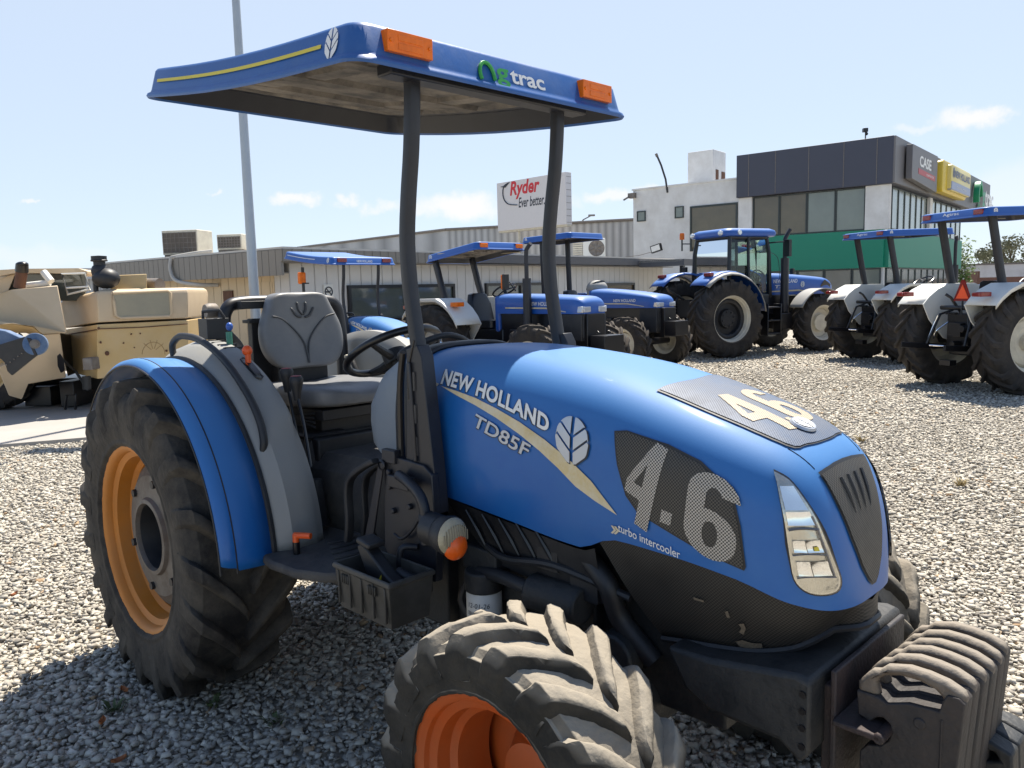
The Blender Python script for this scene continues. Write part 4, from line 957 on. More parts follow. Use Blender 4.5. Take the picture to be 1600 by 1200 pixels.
def gravel():
    rng = np.random.default_rng(5)
    P = []
    for (y0, y1, sp, s0, s1) in ((.9, 5.2, .0225, .010, .026), (5.2, 9, .030, .012, .027), (9, 15, .048, .015, .032), (15, 23, .085, .020, .038)):
        k = .80; w = k*y1+1.0
        nx = int(2*w/sp); ny = int((y1-y0)/sp)
        X, Y = np.meshgrid(np.linspace(-w, w, nx), np.linspace(y0, y1, ny)); X = X.ravel(); Y = Y.ravel()
        X = X+rng.uniform(-.6, .6, X.size)*sp; Y = Y+rng.uniform(-.6, .6, Y.size)*sp
        ok = (np.abs(X) < k*Y+.95) & (Y > y0) & (Y < y1)
        X, Y = X[ok], Y[ok]; S = s0+(s1-s0)*rng.random(X.size)**1.8
        P.append(np.stack([X, Y, S], 1))
    P = np.concatenate(P)
    poly = SLAB+[Vector((-3.0, 10.3, 0)), Vector((-4.0, 14.5, 0)), Vector((-30, 34, 0))]
    keep = np.array([not (p[0] < -2 and p[1] > 7 and inpoly(p[0], p[1], [(q.x, q.y) for q in poly])) for p in P])
    P = P[keep]; n = len(P)
    bm = bmesh.new(); bmesh.ops.create_cube(bm, size=1.25); bmesh.ops.triangulate(bm, faces=bm.faces); base = np.array([v.co for v in bm.verts]); fc = np.array([[v.index for v in f.verts] for f in bm.faces]); bm.free()
    nv = len(base)
    V = base[None]*(1+rng.uniform(-.38, .22, (n, nv, 1)))+rng.uniform(-.30, .30, (n, nv, 3))
    V = V*np.stack([1+.5*rng.random(n), .8+.35*rng.random(n), .46+.30*rng.random(n)], 1)[:, None]
    a = rng.uniform(0, 2*np.pi, n); tx = rng.normal(0, .6, n)
    c, s = np.cos(tx), np.sin(tx)
    y = V[..., 1]*c[:, None]-V[..., 2]*s[:, None]; z = V[..., 1]*s[:, None]+V[..., 2]*c[:, None]; V = np.stack([V[..., 0], y, z], -1)
    c, s = np.cos(a)[:, None], np.sin(a)[:, None]
    V = np.stack([V[..., 0]*c-V[..., 1]*s, V[..., 0]*s+V[..., 1]*c, V[..., 2]], -1)
    V = V*(P[:, 2])[:, None, None]*.86
    V[..., 0] += P[:, 0, None]; V[..., 1] += P[:, 1, None]; V[..., 2] += (P[:, 2]*.05+rng.uniform(-.012, .004, n))[:, None]
    me = bpy.data.meshes.new('gravel'); Fa = (fc[None]+(np.arange(n)*nv)[:, None, None]).reshape(-1, 3)
    me.vertices.add(n*nv); me.vertices.foreach_set('co', V.reshape(-1).astype(np.float32))
    me.loops.add(Fa.size); me.loops.foreach_set('vertex_index', Fa.reshape(-1).astype(np.int32))
    me.polygons.add(len(Fa)); me.polygons.foreach_set('loop_start', np.arange(0, Fa.size, 3, dtype=np.int32)); me.polygons.foreach_set('loop_total', np.full(len(Fa), 3, dtype=np.int32))
    me.update(calc_edges=True)
    t = me.attributes.new('tone', 'FLOAT', 'POINT'); t.data.foreach_set('value', np.repeat(np.clip(rng.normal(.50, .21, n)+.10*np.sin(P[:, 0]*1.7+1.3*np.sin(P[:, 1]*1.1))*np.sin(P[:, 1]*1.3+.9*np.sin(P[:, 0]*.8)), 0, 1), nv).astype(np.float32))
    me.materials.append(rock_mat('gravel_stone', True))
    o = bpy.data.objects.new('gravel', me); sc.collection.objects.link(o); o['kind'] = 'stuff'
    o['label'] = 'pale crushed gravel covering the yard'; o['category'] = 'gravel'
    print('stones', n)
gravel()

leaf_o = mat('dry_leaf', (.30, .10, .03), .7, var=.4, scale=40); weed_m = mat('weed_green', (.06, .085, .03), .7, var=.4, scale=20); straw_m = mat('dry_grass', (.32, .25, .12), .8, var=.3)
for i, (px, py, lab) in enumerate([(195, 1081, 'orange dry leaf on the shaded gravel beside the rear tyre'), (160, 1131, 'small reddish dry leaf on the shaded gravel'), (186, 1191, 'dark red dry leaf at the bottom edge of the picture'), (22, 931, 'brown dry leaf on the sunlit gravel at the left edge')]):
    p = gnd(px, py, .02); t = thing('dry_leaf', lab, 'leaf', p, random.uniform(0, 6), 'dry leaves on the gravel')
    b = B(); b.grid(lambda u, v: Vector((.026*u, .013*v*(1-u*u)**.6, .012*abs(v)+.01*u*u)), [-1, -.6, -.2, .2, .6, 1], [-1, 0, 1]); obj('blade', b, leaf_o, t, smooth=0); b = B(); b.tube([(.03, 0, .01), (.06, .005, .012)], .0012, 4); obj('stalk', b, straw_m, t)
rnd = random.Random(11)
for i, (px, py, n, h, lab, mm) in enumerate([(178, 1112, 26, .035, 'low green weed in the shaded gravel behind the rear tyre', weed_m), (330, 1105, 16, .03, 'low green weed in the shade below the rear tyre', weed_m), (430, 1130, 14, .03, 'faint green weed in the shade between the two near tyres', weed_m), (1300, 668, 40, .06, 'dry brown weed patch on the gravel right of the hood', straw_m), (1345, 690, 30, .05, 'smaller dry weed on the gravel right of the hood', straw_m), (1500, 760, 33, .05, 'dry straw weed on the open gravel at the right', straw_m)]):
    p = gnd(px, py, .0); t = thing('weed', lab, 'weed', p, 0, 'weeds in the gravel'); b = B()
    for k in range(n):
        a = rnd.uniform(0, 6.28); r = rnd.uniform(.0, .035); q = Vector((r*math.cos(a), r*math.sin(a), .005)); d = Vector((math.cos(a), math.sin(a), 0)); w = Vector((-d.y, d.x, 0))*.006; L_ = h*rnd.uniform(.5, 1.3)
        b.add([q-w, q+w, q+d*L_*.5+w*.8+Vector((0, 0, L_*.8)), q+d*L_+Vector((0, 0, L_*.9)), q+d*L_*.5-w*.8+Vector((0, 0, L_*.8))], [(0, 1, 2, 4), (4, 2, 3)])
    obj('blades', b, mm, t, smooth=0)
# ------------------------------------------------------------------ far machines
def dirs(rz): return Vector((math.cos(rz), math.sin(rz), 0)), Vector((-math.sin(rz), math.cos(rz), 0))
def copy_tree(o, parent=None, skip=(), swap=None):
    c = o.copy(); sc.collection.objects.link(c); c.parent = parent
    for ch in list(o.children):
        nm = ch.name.split('.')[0]
        if nm in skip: continue
        copy_tree(ch, c, skip, swap)
    return c
def simple_hood(x0, x1, zt0, zt1, w, sill, nose=.22, ns=18):
    rings = []
    for i in range(ns+1):
        t = i/ns; x = x0+(x1-x0)*(1-(1-t)**1.5)
        u = max(0, (x-(x1-nose))/nose); zt = zt0+(zt1-zt0)*((x-x0)/(x1-x0))**1.6-(zt1-sill)*.35*u**4; ww = w*(1-.20*u**3)
        half = [(ww, sill), (ww*1.02, sill+.4*(zt-sill))]
        for k in range(7):
            a = R(90*k/6); half.append((ww*math.cos(a)**.62, sill+.55*(zt-sill)+.45*(zt-sill)*math.sin(a)**.62))
        rings.append([Vector((x, -y, z)) for y, z in half]+[Vector((x, y, z)) for y, z in half[:-1][::-1]])
    return rings
def hood_text(par, s, x0, x1, z, h, y, slope=0, mtl=None):
    for sg in (-1, 1):
        fn = (lambda u, v: Vector((x0+u, -y-.004, z+v+slope*u))) if sg < 0 else (lambda u, v: Vector((x1-u, y+.004, z+v+slope*(x1-x0-u))))
        obj('lettering', text_on(s, h, x1-x0, fn, .1, .015), mtl or white_d, par, smooth=0)
def farm_tractor(name, label, loc, rz, group=None, wb=2.2, Rr=.72, wr=.44, Rf=.54, wf=.33, tr=.78, tf=.72, hood_=(1.05, 2.95, 1.52, 1.46, .30, 1.22), nose_z=.80, fm=white_p, can=(-.6, .85, .64, 2.45, 2.45), post=(-.12, .45, 1.05, -.42), pm=post_m, lamps=None, ctext=None, side_text=None, exhaust=None, weights=True, rear=False, seat=True, fender_z=None, front_post=False, s=1):
    t = thing(name, label, 'tractor', loc, rz, group, s)
    for sg in (-1, 1):
        disc = [(Rr*.5, -.02), (Rr*.42, .06), (Rr*.30, .09), (Rr*.28, .05), (Rr*.16, .05), (Rr*.14, .11), (0, .12)]
        wheel(t, (0, sg*tr, Rr-.02), Rr, Rr*.56, wr, 18, .045, sg, rimcream, rubber_b, rimcream, disc, 48, .034)
        disc = [(Rf*.46, -.02), (Rf*.4, .05), (Rf*.24, .07), (Rf*.22, .10), (0, .11)]
        wheel(t, (wb, sg*tf, Rf-.015), Rf, Rf*.55, wf, 16, .04, sg, rimcream, rubber_b, rimcream, disc, 44, .028)
    b = B(); b.tube([(0, -tr, Rr-.02), (0, -.25, Rr-.02), (0, .25, Rr-.02), (0, tr, Rr-.02)], [.11, .17, .17, .11], 16); b.box(-.35, 1.0, -.22, .22, .5, 1.0); b.box(-.42, -.1, -.2, .2, .62, 1.12)
    obj('rear_axle', b, blackg, t, bev=.02)
    b = B(); b.tube([(wb, -tf, Rf-.02), (wb, 0, Rf+.0), (wb, tf, Rf-.02)], [.07, .09, .07], 12); b.box(.9, wb+.55, -.2, .2, .62, hood_[5]); b.cyl((1.6, -.24, .95), (1.95, -.24, .95), .07, 12); b.box(1.2, 1.5, -.27, .27, .75, 1.0)
    obj('engine', b, blackg, t, bev=.01)
    b = B(); b.loft(simple_hood(*hood_), False, False)
    last = simple_hood(*hood_)[-1]; b.add(last, [list(range(len(last)))]); 
    hd = obj('hood', b, blue_b, t, smooth=40)
    x1 = hood_[1]; w = hood_[4]; sl = hood_[5]
    b = B(); b.box(x1-.42, x1-.015, -w*.97, w*.97, nose_z, sl-.003); b.box(x1-.42, x1-.005, -w*.80, w*.80, sl-.05, sl+.05)
    for k in range(9): b.box(x1-.02, x1-.002, -w*.85+w*1.7*k/8-.008, -w*.85+w*1.7*k/8+.008, nose_z+.04, sl-.02)
    obj('grille', b, black, t, bev=.012)
    for sg in (-1, 1):
        b = B(); b.box(x1-.16, x1+.004, sg*w*.92-.012, sg*w*.92+.012, sl+.015, sl+.11); b.box(x1-.05, x1+.012, sg*w*.30, sg*w*.86, sl+.02, sl+.105); obj('headlight', b, mat('far_lamp', (.55, .57, .6), .12, .3), hd, bev=.012)
    b = B(); 
    for sg in (-1, 1):
        b.tube([(hood_[0]+.2, sg*(w*1.01+.003), sl+.09), (x1-.7, sg*(w*1.01+.003), sl+.085), (x1-.3, sg*(w*1.0+.003), sl+.03)], [.010, .012, .005], 6, sq=(.35, 1))
    obj('gold_stripe', b, gold, hd)
    if side_text: hood_text(hd, side_text, x1-1.05, x1-.50, sl+.12, .06, w*1.015)
    if weights:
        b = B(); b.box(x1-.1, x1+.10, -.12, .12, .68, .86); b.box(x1+.10, x1+.36, -.22, .22, .66, .94)
        for sg in (-1, 1): b.tube([(x1+.12, sg*.12, .97), (x1+.15, sg*.12, 1.0), (x1+.2, sg*.12, .97)], .01, 6)
        obj('front_weight', b, blackg, t, bev=.02)
    fz = Rr+.10
    for sg in (-1, 1):
        b = B(); yi = tr-wr/2-.10; yo = tr+wr/2-.04
        an = [28, 38, 50, 62, 74, 90, 106, 120, 132, 142]
        def fp(a, y): 
            z = min((Rr-.02)+(Rr+.12)*math.sin(R(a)), (Rr-.02)+(Rr+.085)); return Vector(((Rr+.12)*math.cos(R(a)), sg*y, z))
        b.grid(lambda a, y: fp(a, y), an, [yi, yo]); b.grid(lambda a, k: fp(a, yo)+Vector((0, 0, -.05*k)), an, [0, 1])
        ol = [((Rr+.12)*math.cos(R(a)), fp(a, 0).z) for a in an]+[(-.56, 1.02), (-.30, .74), (.02, .62), (.42, .68)]
        b.prism(ol, .012, lambda u, v, w_: (u, sg*(yi-w_), v))
        fe = obj('fender', b, fm, t, smooth=30, solid=.012)
        b = B(); b.box(-.80, -.62, sg*(yo-.20)-.07, sg*(yo-.20)+.07, fp(132, 0).z+.01, fp(132, 0).z+.075); b.box(-.83, -.79, sg*(yo-.20)-.06, sg*(yo-.20)+.06, fp(132, 0).z+.012, fp(132, 0).z+.07)
        obj('tail_lamp', b, redlens, fe, bev=.01)
        b = B(); b.box(.50, .66, sg*(yo-.16)-.08, sg*(yo-.16)+.08, fp(60, 0).z-.05, fp(60, 0).z+.02); obj('indicator', b, amber, fe, bev=.01)
    if seat:
        b = B(); b.loft([[Vector((x+q, y, z)) for x, y in rrect(-.07, .07, -wd, wd, .06, 4, 2)] for q, wd, z in ((.30, .22, 1.12), (.26, .24, 1.2), (.20, .24, 1.4), (.16, .18, 1.56), (.15, .12, 1.58))]); obj('seat_back', b, blackg, t)
        b = B(); b.loft([[Vector((x+.5, y, z)) for x, y in rrect(-.24, .24, -.23, .23, .08, 4, 2)] for z in (1.02, 1.08, 1.13)]); b.box(.35, .62, -.15, .15, .9, 1.02); obj('seat_cushion', b, blackg, t)
        b = B(); cc = Vector((hood_[0]-.12, 0, hood_[2]+.06)); nn = Vector((-.5, 0, .87)); f1 = Vector((0, 1, 0)); f2 = nn.cross(f1)
        b.tube([cc+(f1*math.cos(2*math.pi*k/24)+f2*math.sin(2*math.pi*k/24))*.2 for k in range(24)], .016, 8, True)
        for a in (90, 210, 330): b.tube([cc, cc+(f1*math.cos(R(a))+f2*math.sin(R(a)))*.2], .012, 6)
        b.cyl(cc, cc-nn*.3, .03, 8); obj('steering_wheel', b, blackg, t)
        b = B(); b.box(hood_[0]-.12, hood_[0], -.24, .24, .95, hood_[2]-.03); obj('dash', b, blue_b, t, bev=.04)
        b = B(); b.box(.62, hood_[0]+.05, -.5, .5, .70, .74); 
        for sg in (-1, 1): b.box(.75, 1.1, sg*.52-.08, sg*.52+.08, .42, .46); b.tube([(.75, sg*.46, .72), (.75, sg*.5, .44)], .015, 6); b.tube([(1.1, sg*.46, .72), (1.1, sg*.5, .44)], .015, 6)
        obj('platform', b, blackg, t, bev=.006)
    if can:
        x0, x1c, hw, z0, z1 = can; zf = lambda x: z0+(z1-z0)*(x-x0)/(x1c-x0)
        cn_ = canopy(t, x0, x1c, hw, zf, blue_b, under, .12, .12)
        xb, yb, zb_, xt = post
        for sg in (-1, 1):
            b = B(); b.tube([(xb, sg*yb, zb_-.3), (xb-.0, sg*yb, zb_), (xb+(xt-xb)*.5, sg*yb, (zb_+zf(xt))*.5), (xt, sg*yb, zf(xt)+.07)], .05, 12, sq=(.75, 1.1)); obj('canopy_post', b, pm, t, smooth=50)
        for (end, mm) in (lamps or ()):
            for sg in (-1, 1):
                xx = x0+.03 if end == 'rear' else x1c-.03; d = -1 if end == 'rear' else 1
                b = B(); b.box(xx-.02, xx+.02, sg*(hw-.17)-.08, sg*(hw-.17)+.08, zf(xx)+.03, zf(xx)+.10); obj('marker_lamp', b, mm, cn_, bev=.012)
                b = B(); b.box(xx-.012, xx+.012, sg*(hw-.17)-.11, sg*(hw-.17)+.11, zf(xx)+.10, zf(xx)+.112); obj('lamp_hood', b, blue_b, cn_, bev=.005)
        if ctext:
            end, s_, wd, hh = ctext
            fn = (lambda u, v: Vector((x0+.022-.006-.006, wd/2-u, zf(x0)+.045+v))) if end == 'rear' else (lambda u, v: Vector((x1c-.022+.012, -wd/2+u, zf(x1c)+.045+v)))
            obj('lettering', text_on(s_, hh, wd, fn, 0, .012), white_d, cn_, smooth=0)
        for sg in (-1, 1):
            b = B(); b.box(x0+.35, x1c-.12, sg*(hw-.012)-.002-sg*.018, sg*(hw-.012)+.002-sg*.018, zf(.1)+.055, zf(.1)+.067); obj('roof_stripe', b, gold, cn_)
        for sg in (-1, 1):
            V, Fc = leaf2d(.07, .085); obj('emblem', flat2d(V, Fc, lambda u, v: Vector((x0+.17+u, sg*(hw-.022), zf(x0+.2)+.066+v))), white_d, cn_, smooth=0)
    if exhaust:
        x, y, za, zb2, tip = exhaust
        b = B(); b.cyl((x, y, za), (x, y, za+(zb2-za)*.62), .065, 14); b.tube(smooth_path([(x, y, za+(zb2-za)*.6), (x, y, zb2-.12), (x+.02, y, zb2-.04), (x+tip, y, zb2+.03)], 4), .033, 10); obj('exhaust_stack', b, post_m, t)
    if rear:
        b = B()
        for sg in (-1, 1):
            b.tube([(-.1, sg*.24, .62), (-.5, sg*.34, .62), (-1.02, sg*.42, .66)], .035, 8, sq=(.5, 1.2)); b.tube([(-.28, sg*.24, 1.16), (-.45, sg*.30, 1.1), (-.62, sg*.36, .66)], .020, 8)
        b.tube([(-.3, 0, 1.05), (-.55, 0, 1.35), (-.6, .05, 1.40)], .022, 8); b.cyl((-.42, -.06, .68), (-.56, -.06, .68), .04, 12); b.box(-.5, -.38, -.14, .10, .78, .98); b.cyl((-.45, -.28, 1.2), (-.45, .28, 1.2), .035, 10)
        for k in range(4): b.cyl((-.5, -.08+.05*k, 1.12), (-.56, -.08+.05*k, 1.12), .018, 8)
        b.cyl((-.40, -.18, .9), (-.52, -.18, .9), .05, 12); b.box(-.62, -.5, -.1, .1, .36, .44)
        obj('hitch', b, blackg, t, bev=.004)
        b = B(); b.tube(smooth_path([(-.45, .12, 1.0), (-.6, .2, .86), (-.55, .3, .74)]), .010, 6); b.tube([(-.52, -.3, .64), (-.62, .3, .64)], .012, 6); b.tube([(-.60, .38, .67), (-.48, .32, 1.08)], .012, 6); obj('hitch_chain', b, chrome, t)
        b = B(); b.prism([(-.17, 0), (.17, 0), (.03, .30), (-.03, .30)], .008, lambda u, v, w_: (-.52+w_, -.18+u, 1.30+v)); sm = obj('warning_triangle', b, redlens, t)
        b = B(); b.prism([(-.115, .035), (.115, .035), (.0, .235)], .004, lambda u, v, w_: (-.527+w_, -.18+u, 1.30+v)); obj('triangle_centre', b, mat('fluo_orange', (.9, .10, .02), .45), sm)
        b = B(); b.cyl((-.53, -.18, 1.1), (-.51, -.18, 1.32), .012, 8); obj('triangle_stem', b, blackg, sm)
    return t
P4 = 'blue tractors parked across the yard'
# the small orchard tractor behind the seat: a lighter copy of the first one
SK = ('number', 'number_dot', 'screen_seal', 'side_screen', 'top_screen', 'badge', 'badge_leaf', 'battery_tray', 'tray_support', 'handwriting', 'lettering_shadow', 'cable', 'lower_weight', 'valve_stem', 'yellow_stripe', 'gauge_panel')
t1 = copy_tree(T, None, SK); t1.name = 'tractor'; t1.location = (-3.02, 12.6, 0); t1.rotation_euler = (0, 0, R(-45)); t1.scale = (.9, .9, .9)
t1['label'] = 'small blue tractor between the grey seat back and the near canopy post'; t1['group'] = P4
for c in list(t1.children):
    if c.name.startswith('canopy') and c.data.materials[0] == blue_d:
        for g in list(c.children):
            nm = g.name.split('.')[0]
            if nm == 'lettering': bpy.data.objects.remove(g)
            elif nm == 'marker_lamp': g.data = g.data.copy(); g.data.materials[0] = redlens
        c.data = c.data.copy(); c.data.materials[0] = blue_b
        obj('lettering', text_on('NEW HOLLAND', .04, .30, lambda u, v: ff(-.15+u, v+.008), 0, .02, .05), white_d, c, smooth=0)
        st = [(.10, .034), (.95, .034), (.95, .044), (.10, .044)]; s1 = side_face(0, -1)
        obj('roof_stripe', poly_on(st, lambda x, v: s1(x, v), .06), white_d, c, smooth=0)
b = B(); b.cyl((.62, -.64, 1.2), (.62, -.64, 2.25), .025, 8); b.box(.60, .70, -.70, -.58, 1.98, 2.0); ap = obj('lamp_mast', b, blackg, t1)
b = B(); b.box(.61, .69, -.74, -.62, 1.98, 2.17); obj('beacon', b, amber, ap, bev=.02)
T2 = farm_tractor('tractor', 'blue tractor with an upright black exhaust stack and white rear fender, centre of the yard', (-.66, 13.58, 0), R(-46), P4, Rf=.57, Rr=.72, wb=2.2, hood_=(.95, 2.72, 1.56, 1.50, .29, 1.25), nose_z=.86, can=(-.55, .82, .56, 2.10, 2.27), post=(-.12, .42, 1.35, -.42), lamps=(('front', amber),), side_text='NEW HOLLAND', exhaust=(1.70, -.36, 1.0, 2.27, .10), s=1)
b = B(); b.box(1.30, 1.36, -.50, -.40, 1.62, 1.86); b.tube([(1.33, -.38, 1.75), (1.4, -.3, 1.6)], .012, 6); lm = obj('side_lamp', b, blackg, T2, bev=.01)
b = B(); b.box(1.27, 1.305, -.50, -.40, 1.63, 1.85); obj('amber_lens', b, amber, lm, bev=.012)
T3 = farm_tractor('tractor', 'blue tractor with a sloping hood and black weight box, left of the cab tractor', (1.20, 17.60, 0), R(-45), P4, Rf=.53, Rr=.72, wb=2.2, hood_=(1.0, 2.66, 1.60, 1.44, .33, 1.20), nose_z=.72, fm=blue_b, can=(-.75, .70, .60, 2.62, 2.66), post=(-.2, .42, 1.35, -.25), side_text='NEW HOLLAND', exhaust=None, s=1)
b = B(); b.ell((.92, 0, 1.62), (.22, .24, .16)); b.box(.8, 1.05, -.2, .2, 1.2, 1.6); obj('dash_cover', b, housing, T3)
T6 = farm_tractor('tractor', 'nearest blue tractor at the right edge, seen from behind, with an orange warning triangle', (6.95, 11.75, 0), R(14), P4, Rr=.74, wr=.46, Rf=.55, wb=2.25, tr=.73, can=(-.62, 1.1, .645, 2.46, 2.50), post=(.02, .46, 1.0, -.36), lamps=(('rear', redlens),), ctext=('rear', 'Agtrac', .30, .055), side_text='NEW HOLLAND', exhaust=(1.35, -.36, 1.0, 2.45, .0), rear=True)
T5 = copy_tree(T6); T5.name = 'tractor'; T5.location = (7.62, 16.2, 0); T5.rotation_euler = (0, 0, R(16))
T5['label'] = 'blue tractor with white fenders seen from behind, just right of the cab tractor'
for o in list(T5.children):
    if o.name.startswith('warning'): 
        for g in list(o.children): bpy.data.objects.remove(g)
        bpy.data.objects.remove(o)
# the cab tractor
T4 = thing('cab_tractor', 'big blue tractor with a closed glass cab and tall black exhaust', 'tractor', (4.44, 18.57, 0), R(25), P4)
for sg in (-1, 1):
    wheel(T4, (0, sg*.85, .86), .875, .50, .56, 20, .045, sg, rimcream, rubber_b, black, [(.47, .0), (.46, .10), (.40, .12), (.36, .10), (.34, .02), (.22, .02), (.20, .10), (.0, .11)], 56, .04, (.16, .10, 8, .02))
    wheel(T4, (2.78, sg*.85, .67), .68, .40, .44, 18, .04, sg, rimcream, rubber_b, rimcream, [(.37, .0), (.33, .05), (.24, .02), (.20, .03), (.19, .10), (0, .11)], 50, .034, (.17, .06, 8, .014))
b = B(); b.tube([(0, -.85, .86), (0, 0, .86), (0, .85, .86)], .18, 16); b.box(-.4, 1.4, -.3, .3, .6, 1.2); b.tube([(2.78, -.85, .67), (2.78, .85, .67)], .12, 12); b.box(1.4, 3.5, -.26, .26, .65, 1.30); b.box(1.3, 2.3, -.42, .42, .8, 1.35)
obj('chassis', b, blackg, T4, bev=.02)
b = B(); b.loft(simple_hood(1.45, 3.78, 1.88, 1.72, .40, 1.34, .4), False, False); l_ = simple_hood(1.45, 3.78, 1.88, 1.72, .40, 1.34, .4)[-1]; b.add(l_, [list(range(len(l_)))]); h4 = obj('hood', b, blue_b, T4)
b = B(); b.box(3.35, 3.77, -.37, .37, .95, 1.335); obj('grille', b, black, T4, bev=.03)
for sg in (-1, 1):
    b = B(); b.prism([(3.30, 1.52), (3.62, 1.40), (3.68, 1.56), (3.45, 1.68)], .01, lambda u, v, w: (u, sg*(.402-(.03 if u > 3.5 else 0)+w), v)); obj('headlight', b, blackg, h4)
    b = B(); b.tube([(1.5, sg*.412, 1.42), (2.6, sg*.414, 1.44), (3.1, sg*.408, 1.38)], [.012, .02, .006], 6, sq=(.3, 1)); obj('gold_stripe', b, gold, h4)
    V, Fc = leaf2d(.13, .15); obj('emblem', flat2d(V, Fc, lambda u, v: Vector((2.72+u, sg*.417, 1.58+v))), silver, h4, smooth=0)
hood_text(h4, 'NEW HOLLAND', 1.80, 2.55, 1.62, .09, .413); hood_text(h4, 'T7', 1.85, 2.1, 1.50, .07, .414)
# cab: roof, pillars, panes
CB = [(.30, -.62), (.30, .62), (1.52, .55), (1.52, -.55)]
def cabring(z, g): 
    cx, cy = .9, 0
    return [Vector((cx+(x-cx)*g+(.06 if z < 1.5 and x > 1 else 0), cy+(y-cy)*g, z)) for x, y in CB]
zl = [1.30, 1.62, 2.35, 2.70]; gs = [.98, 1.02, 1.0, .93]
b = B()
for i in range(4):
    pts = [cabring(z, g)[i] for z, g in zip(zl, gs)]; b.tube(pts, [.06, .055, .045, .045], 8)
for z, g in ((1.34, .98), (2.68, .94)):
    r_ = cabring(z, g); b.tube(r_, .05, 8, True)
for sg in (-1, 1): b.tube([(.86, sg*.62, 1.34), (.86, sg*.615, 2.0), (.88, sg*.575, 2.68)], .035, 8)
b.box(.3, 1.5, -.58, .58, 1.16, 1.34)
cb = obj('cab_frame', b, blackg, T4, bev=.0)
cabg = glass_mat('cab_glass', (.60, .76, .74), .015)
for (i, j) in ((0, 1), (1, 2), (2, 3), (3, 0)):
    b = B(); b.loft([[cabring(z, g)[i]*.985+Vector((.0135, 0, z*.015)), cabring(z, g)[j]*.985+Vector((.0135, 0, z*.015))] for z, g in zip(zl, gs)], False, False); obj('window', b, cabg, cb, smooth=0)
b = B()
for (z, g, d) in ((2.70, .98, 0), (2.74, 1.10, 0), (2.80, 1.12, 0), (2.86, 1.06, 0), (2.90, .90, 0)):
    pass
b.loft([[Vector((x, y, z)) for x, y in rrect(.90-.70*g, .92+.78*g, -.66*g, .66*g, .16*g, 5, 3)] for z, g in ((2.69, .92), (2.71, 1.0), (2.78, 1.02), (2.84, .98), (2.88, .86), (2.89, .4))])
rf = obj('cab_roof', b, blue_b, T4, smooth=50)
for sg in (-1, 1):
    b = B(); b.lathe([(0, 0), (.055, .0), (.065, -.03), (.05, -.06), (0, -.07)], 'x', (.17, sg*.50, 2.77), 16); b.lathe([(0, .0), (.05, .0), (.06, .03), (0, .06)], 'y', (.55, sg*.69-(.06 if sg > 0 else 0), 2.78), 16); obj('roof_lamp', b, mat('lamp_glass', (.7, .7, .68), .15, .4), rf)
b = B(); b.cyl((.18, .64, 2.60), (.18, .95, 2.62), .015, 6); b.cyl((.18, .95, 2.45), (.18, .95, 2.72), .02, 8); bc = obj('beacon_arm', b, blackg, T4)
b = B(); b.lathe([(0, .16), (.05, .155), (.06, .12), (.06, .0), (0, 0)], 'z', (.18, .95, 2.72), 16); obj('beacon', b, amber, bc)
b = B(); b.tube([(.2, .62, 1.9), (.2, .82, 1.95)], .012, 6); b.box(.15, .22, .78, .92, 1.92, 2.06); obj('rear_lamp', b, blackg, T4, bev=.02)
b = B(); b.loft([[Vector((x+.75, y, z)) for x, y in rrect(-.1, .1, -.25, .25, .08, 4, 2)] for z in (1.4, 1.75, 2.05)]); b.box(.65, 1.15, -.26, .26, 1.32, 1.46); obj('seat_back', b, mat('brown_seat', (.10, .05, .03), .6), T4, bev=.03)
b = B(); b.tube([Vector((1.3+.08*math.sin(2*math.pi*k/20), .2*math.cos(2*math.pi*k/20), 1.78+.16*math.sin(2*math.pi*k/20))) for k in range(20)], .014, 6, True); b.cyl((1.32, 0, 1.75), (1.45, 0, 1.35), .03, 8); obj('steering_wheel', b, blackg, T4)
for sg in (-1, 1):
    b = B(); 
    prof = [(.50, 1.02), (.55, 1.06), (.98, 1.05), (1.04, 1.02), (1.06, .97)]
    an = [8, 20, 32, 44, 56, 68, 80, 92, 104, 116, 126, 134]
    b.grid(lambda a, i: Vector(((1.0 if i else 1.0)*prof[int(i)][1]*math.cos(R(a))*.98, sg*prof[int(i)][0], .86+prof[int(i)][1]*math.sin(R(a)))), an, [0, 1, 2, 3])
    fe = obj('fender', b, blue_b, T4, smooth=40, solid=.02)
    b = B(); b.grid(lambda a, i: Vector((prof[int(i)][1]*math.cos(R(a))*.98, sg*(prof[int(i)][0]+.06*(int(i)-3)), .86+prof[int(i)][1]*math.sin(R(a)))), an, [3, 4]); obj('fender_lip', b, housing, fe, solid=.02)
    q = Vector((1.08*math.cos(R(116)), sg*.86, .86+1.08*math.sin(R(116)))); b = B(); b.box(q.x-.05, q.x+.05, q.y-.12, q.y+.12, q.z-.03, q.z+.05); obj('tail_lamp', b, redlens, fe, bev=.012)
    b = B(); an2 = [38+6*i for i in range(20)]
    b.grid(lambda a, y: Vector((2.78+.80*math.cos(R(a)), sg*y, .67+.80*math.sin(R(a)))), an2, [.66, .70, 1.0, 1.07]); obj('front_fender', b, housing, T4, smooth=40, solid=.02)
b = B(); b.cyl((1.95, -.62, .95), (1.95, -.62, 2.2), .095, 18); b.tube(smooth_path([(1.95, -.62, 2.2), (1.95, -.62, 2.55), (1.97, -.62, 2.68), (2.08, -.64, 2.86)], 5), .05, 12); b.cyl((1.95, -.62, .7), (1.95, -.5, .95), .08, 12); obj('exhaust_stack', b, post_m, T4)
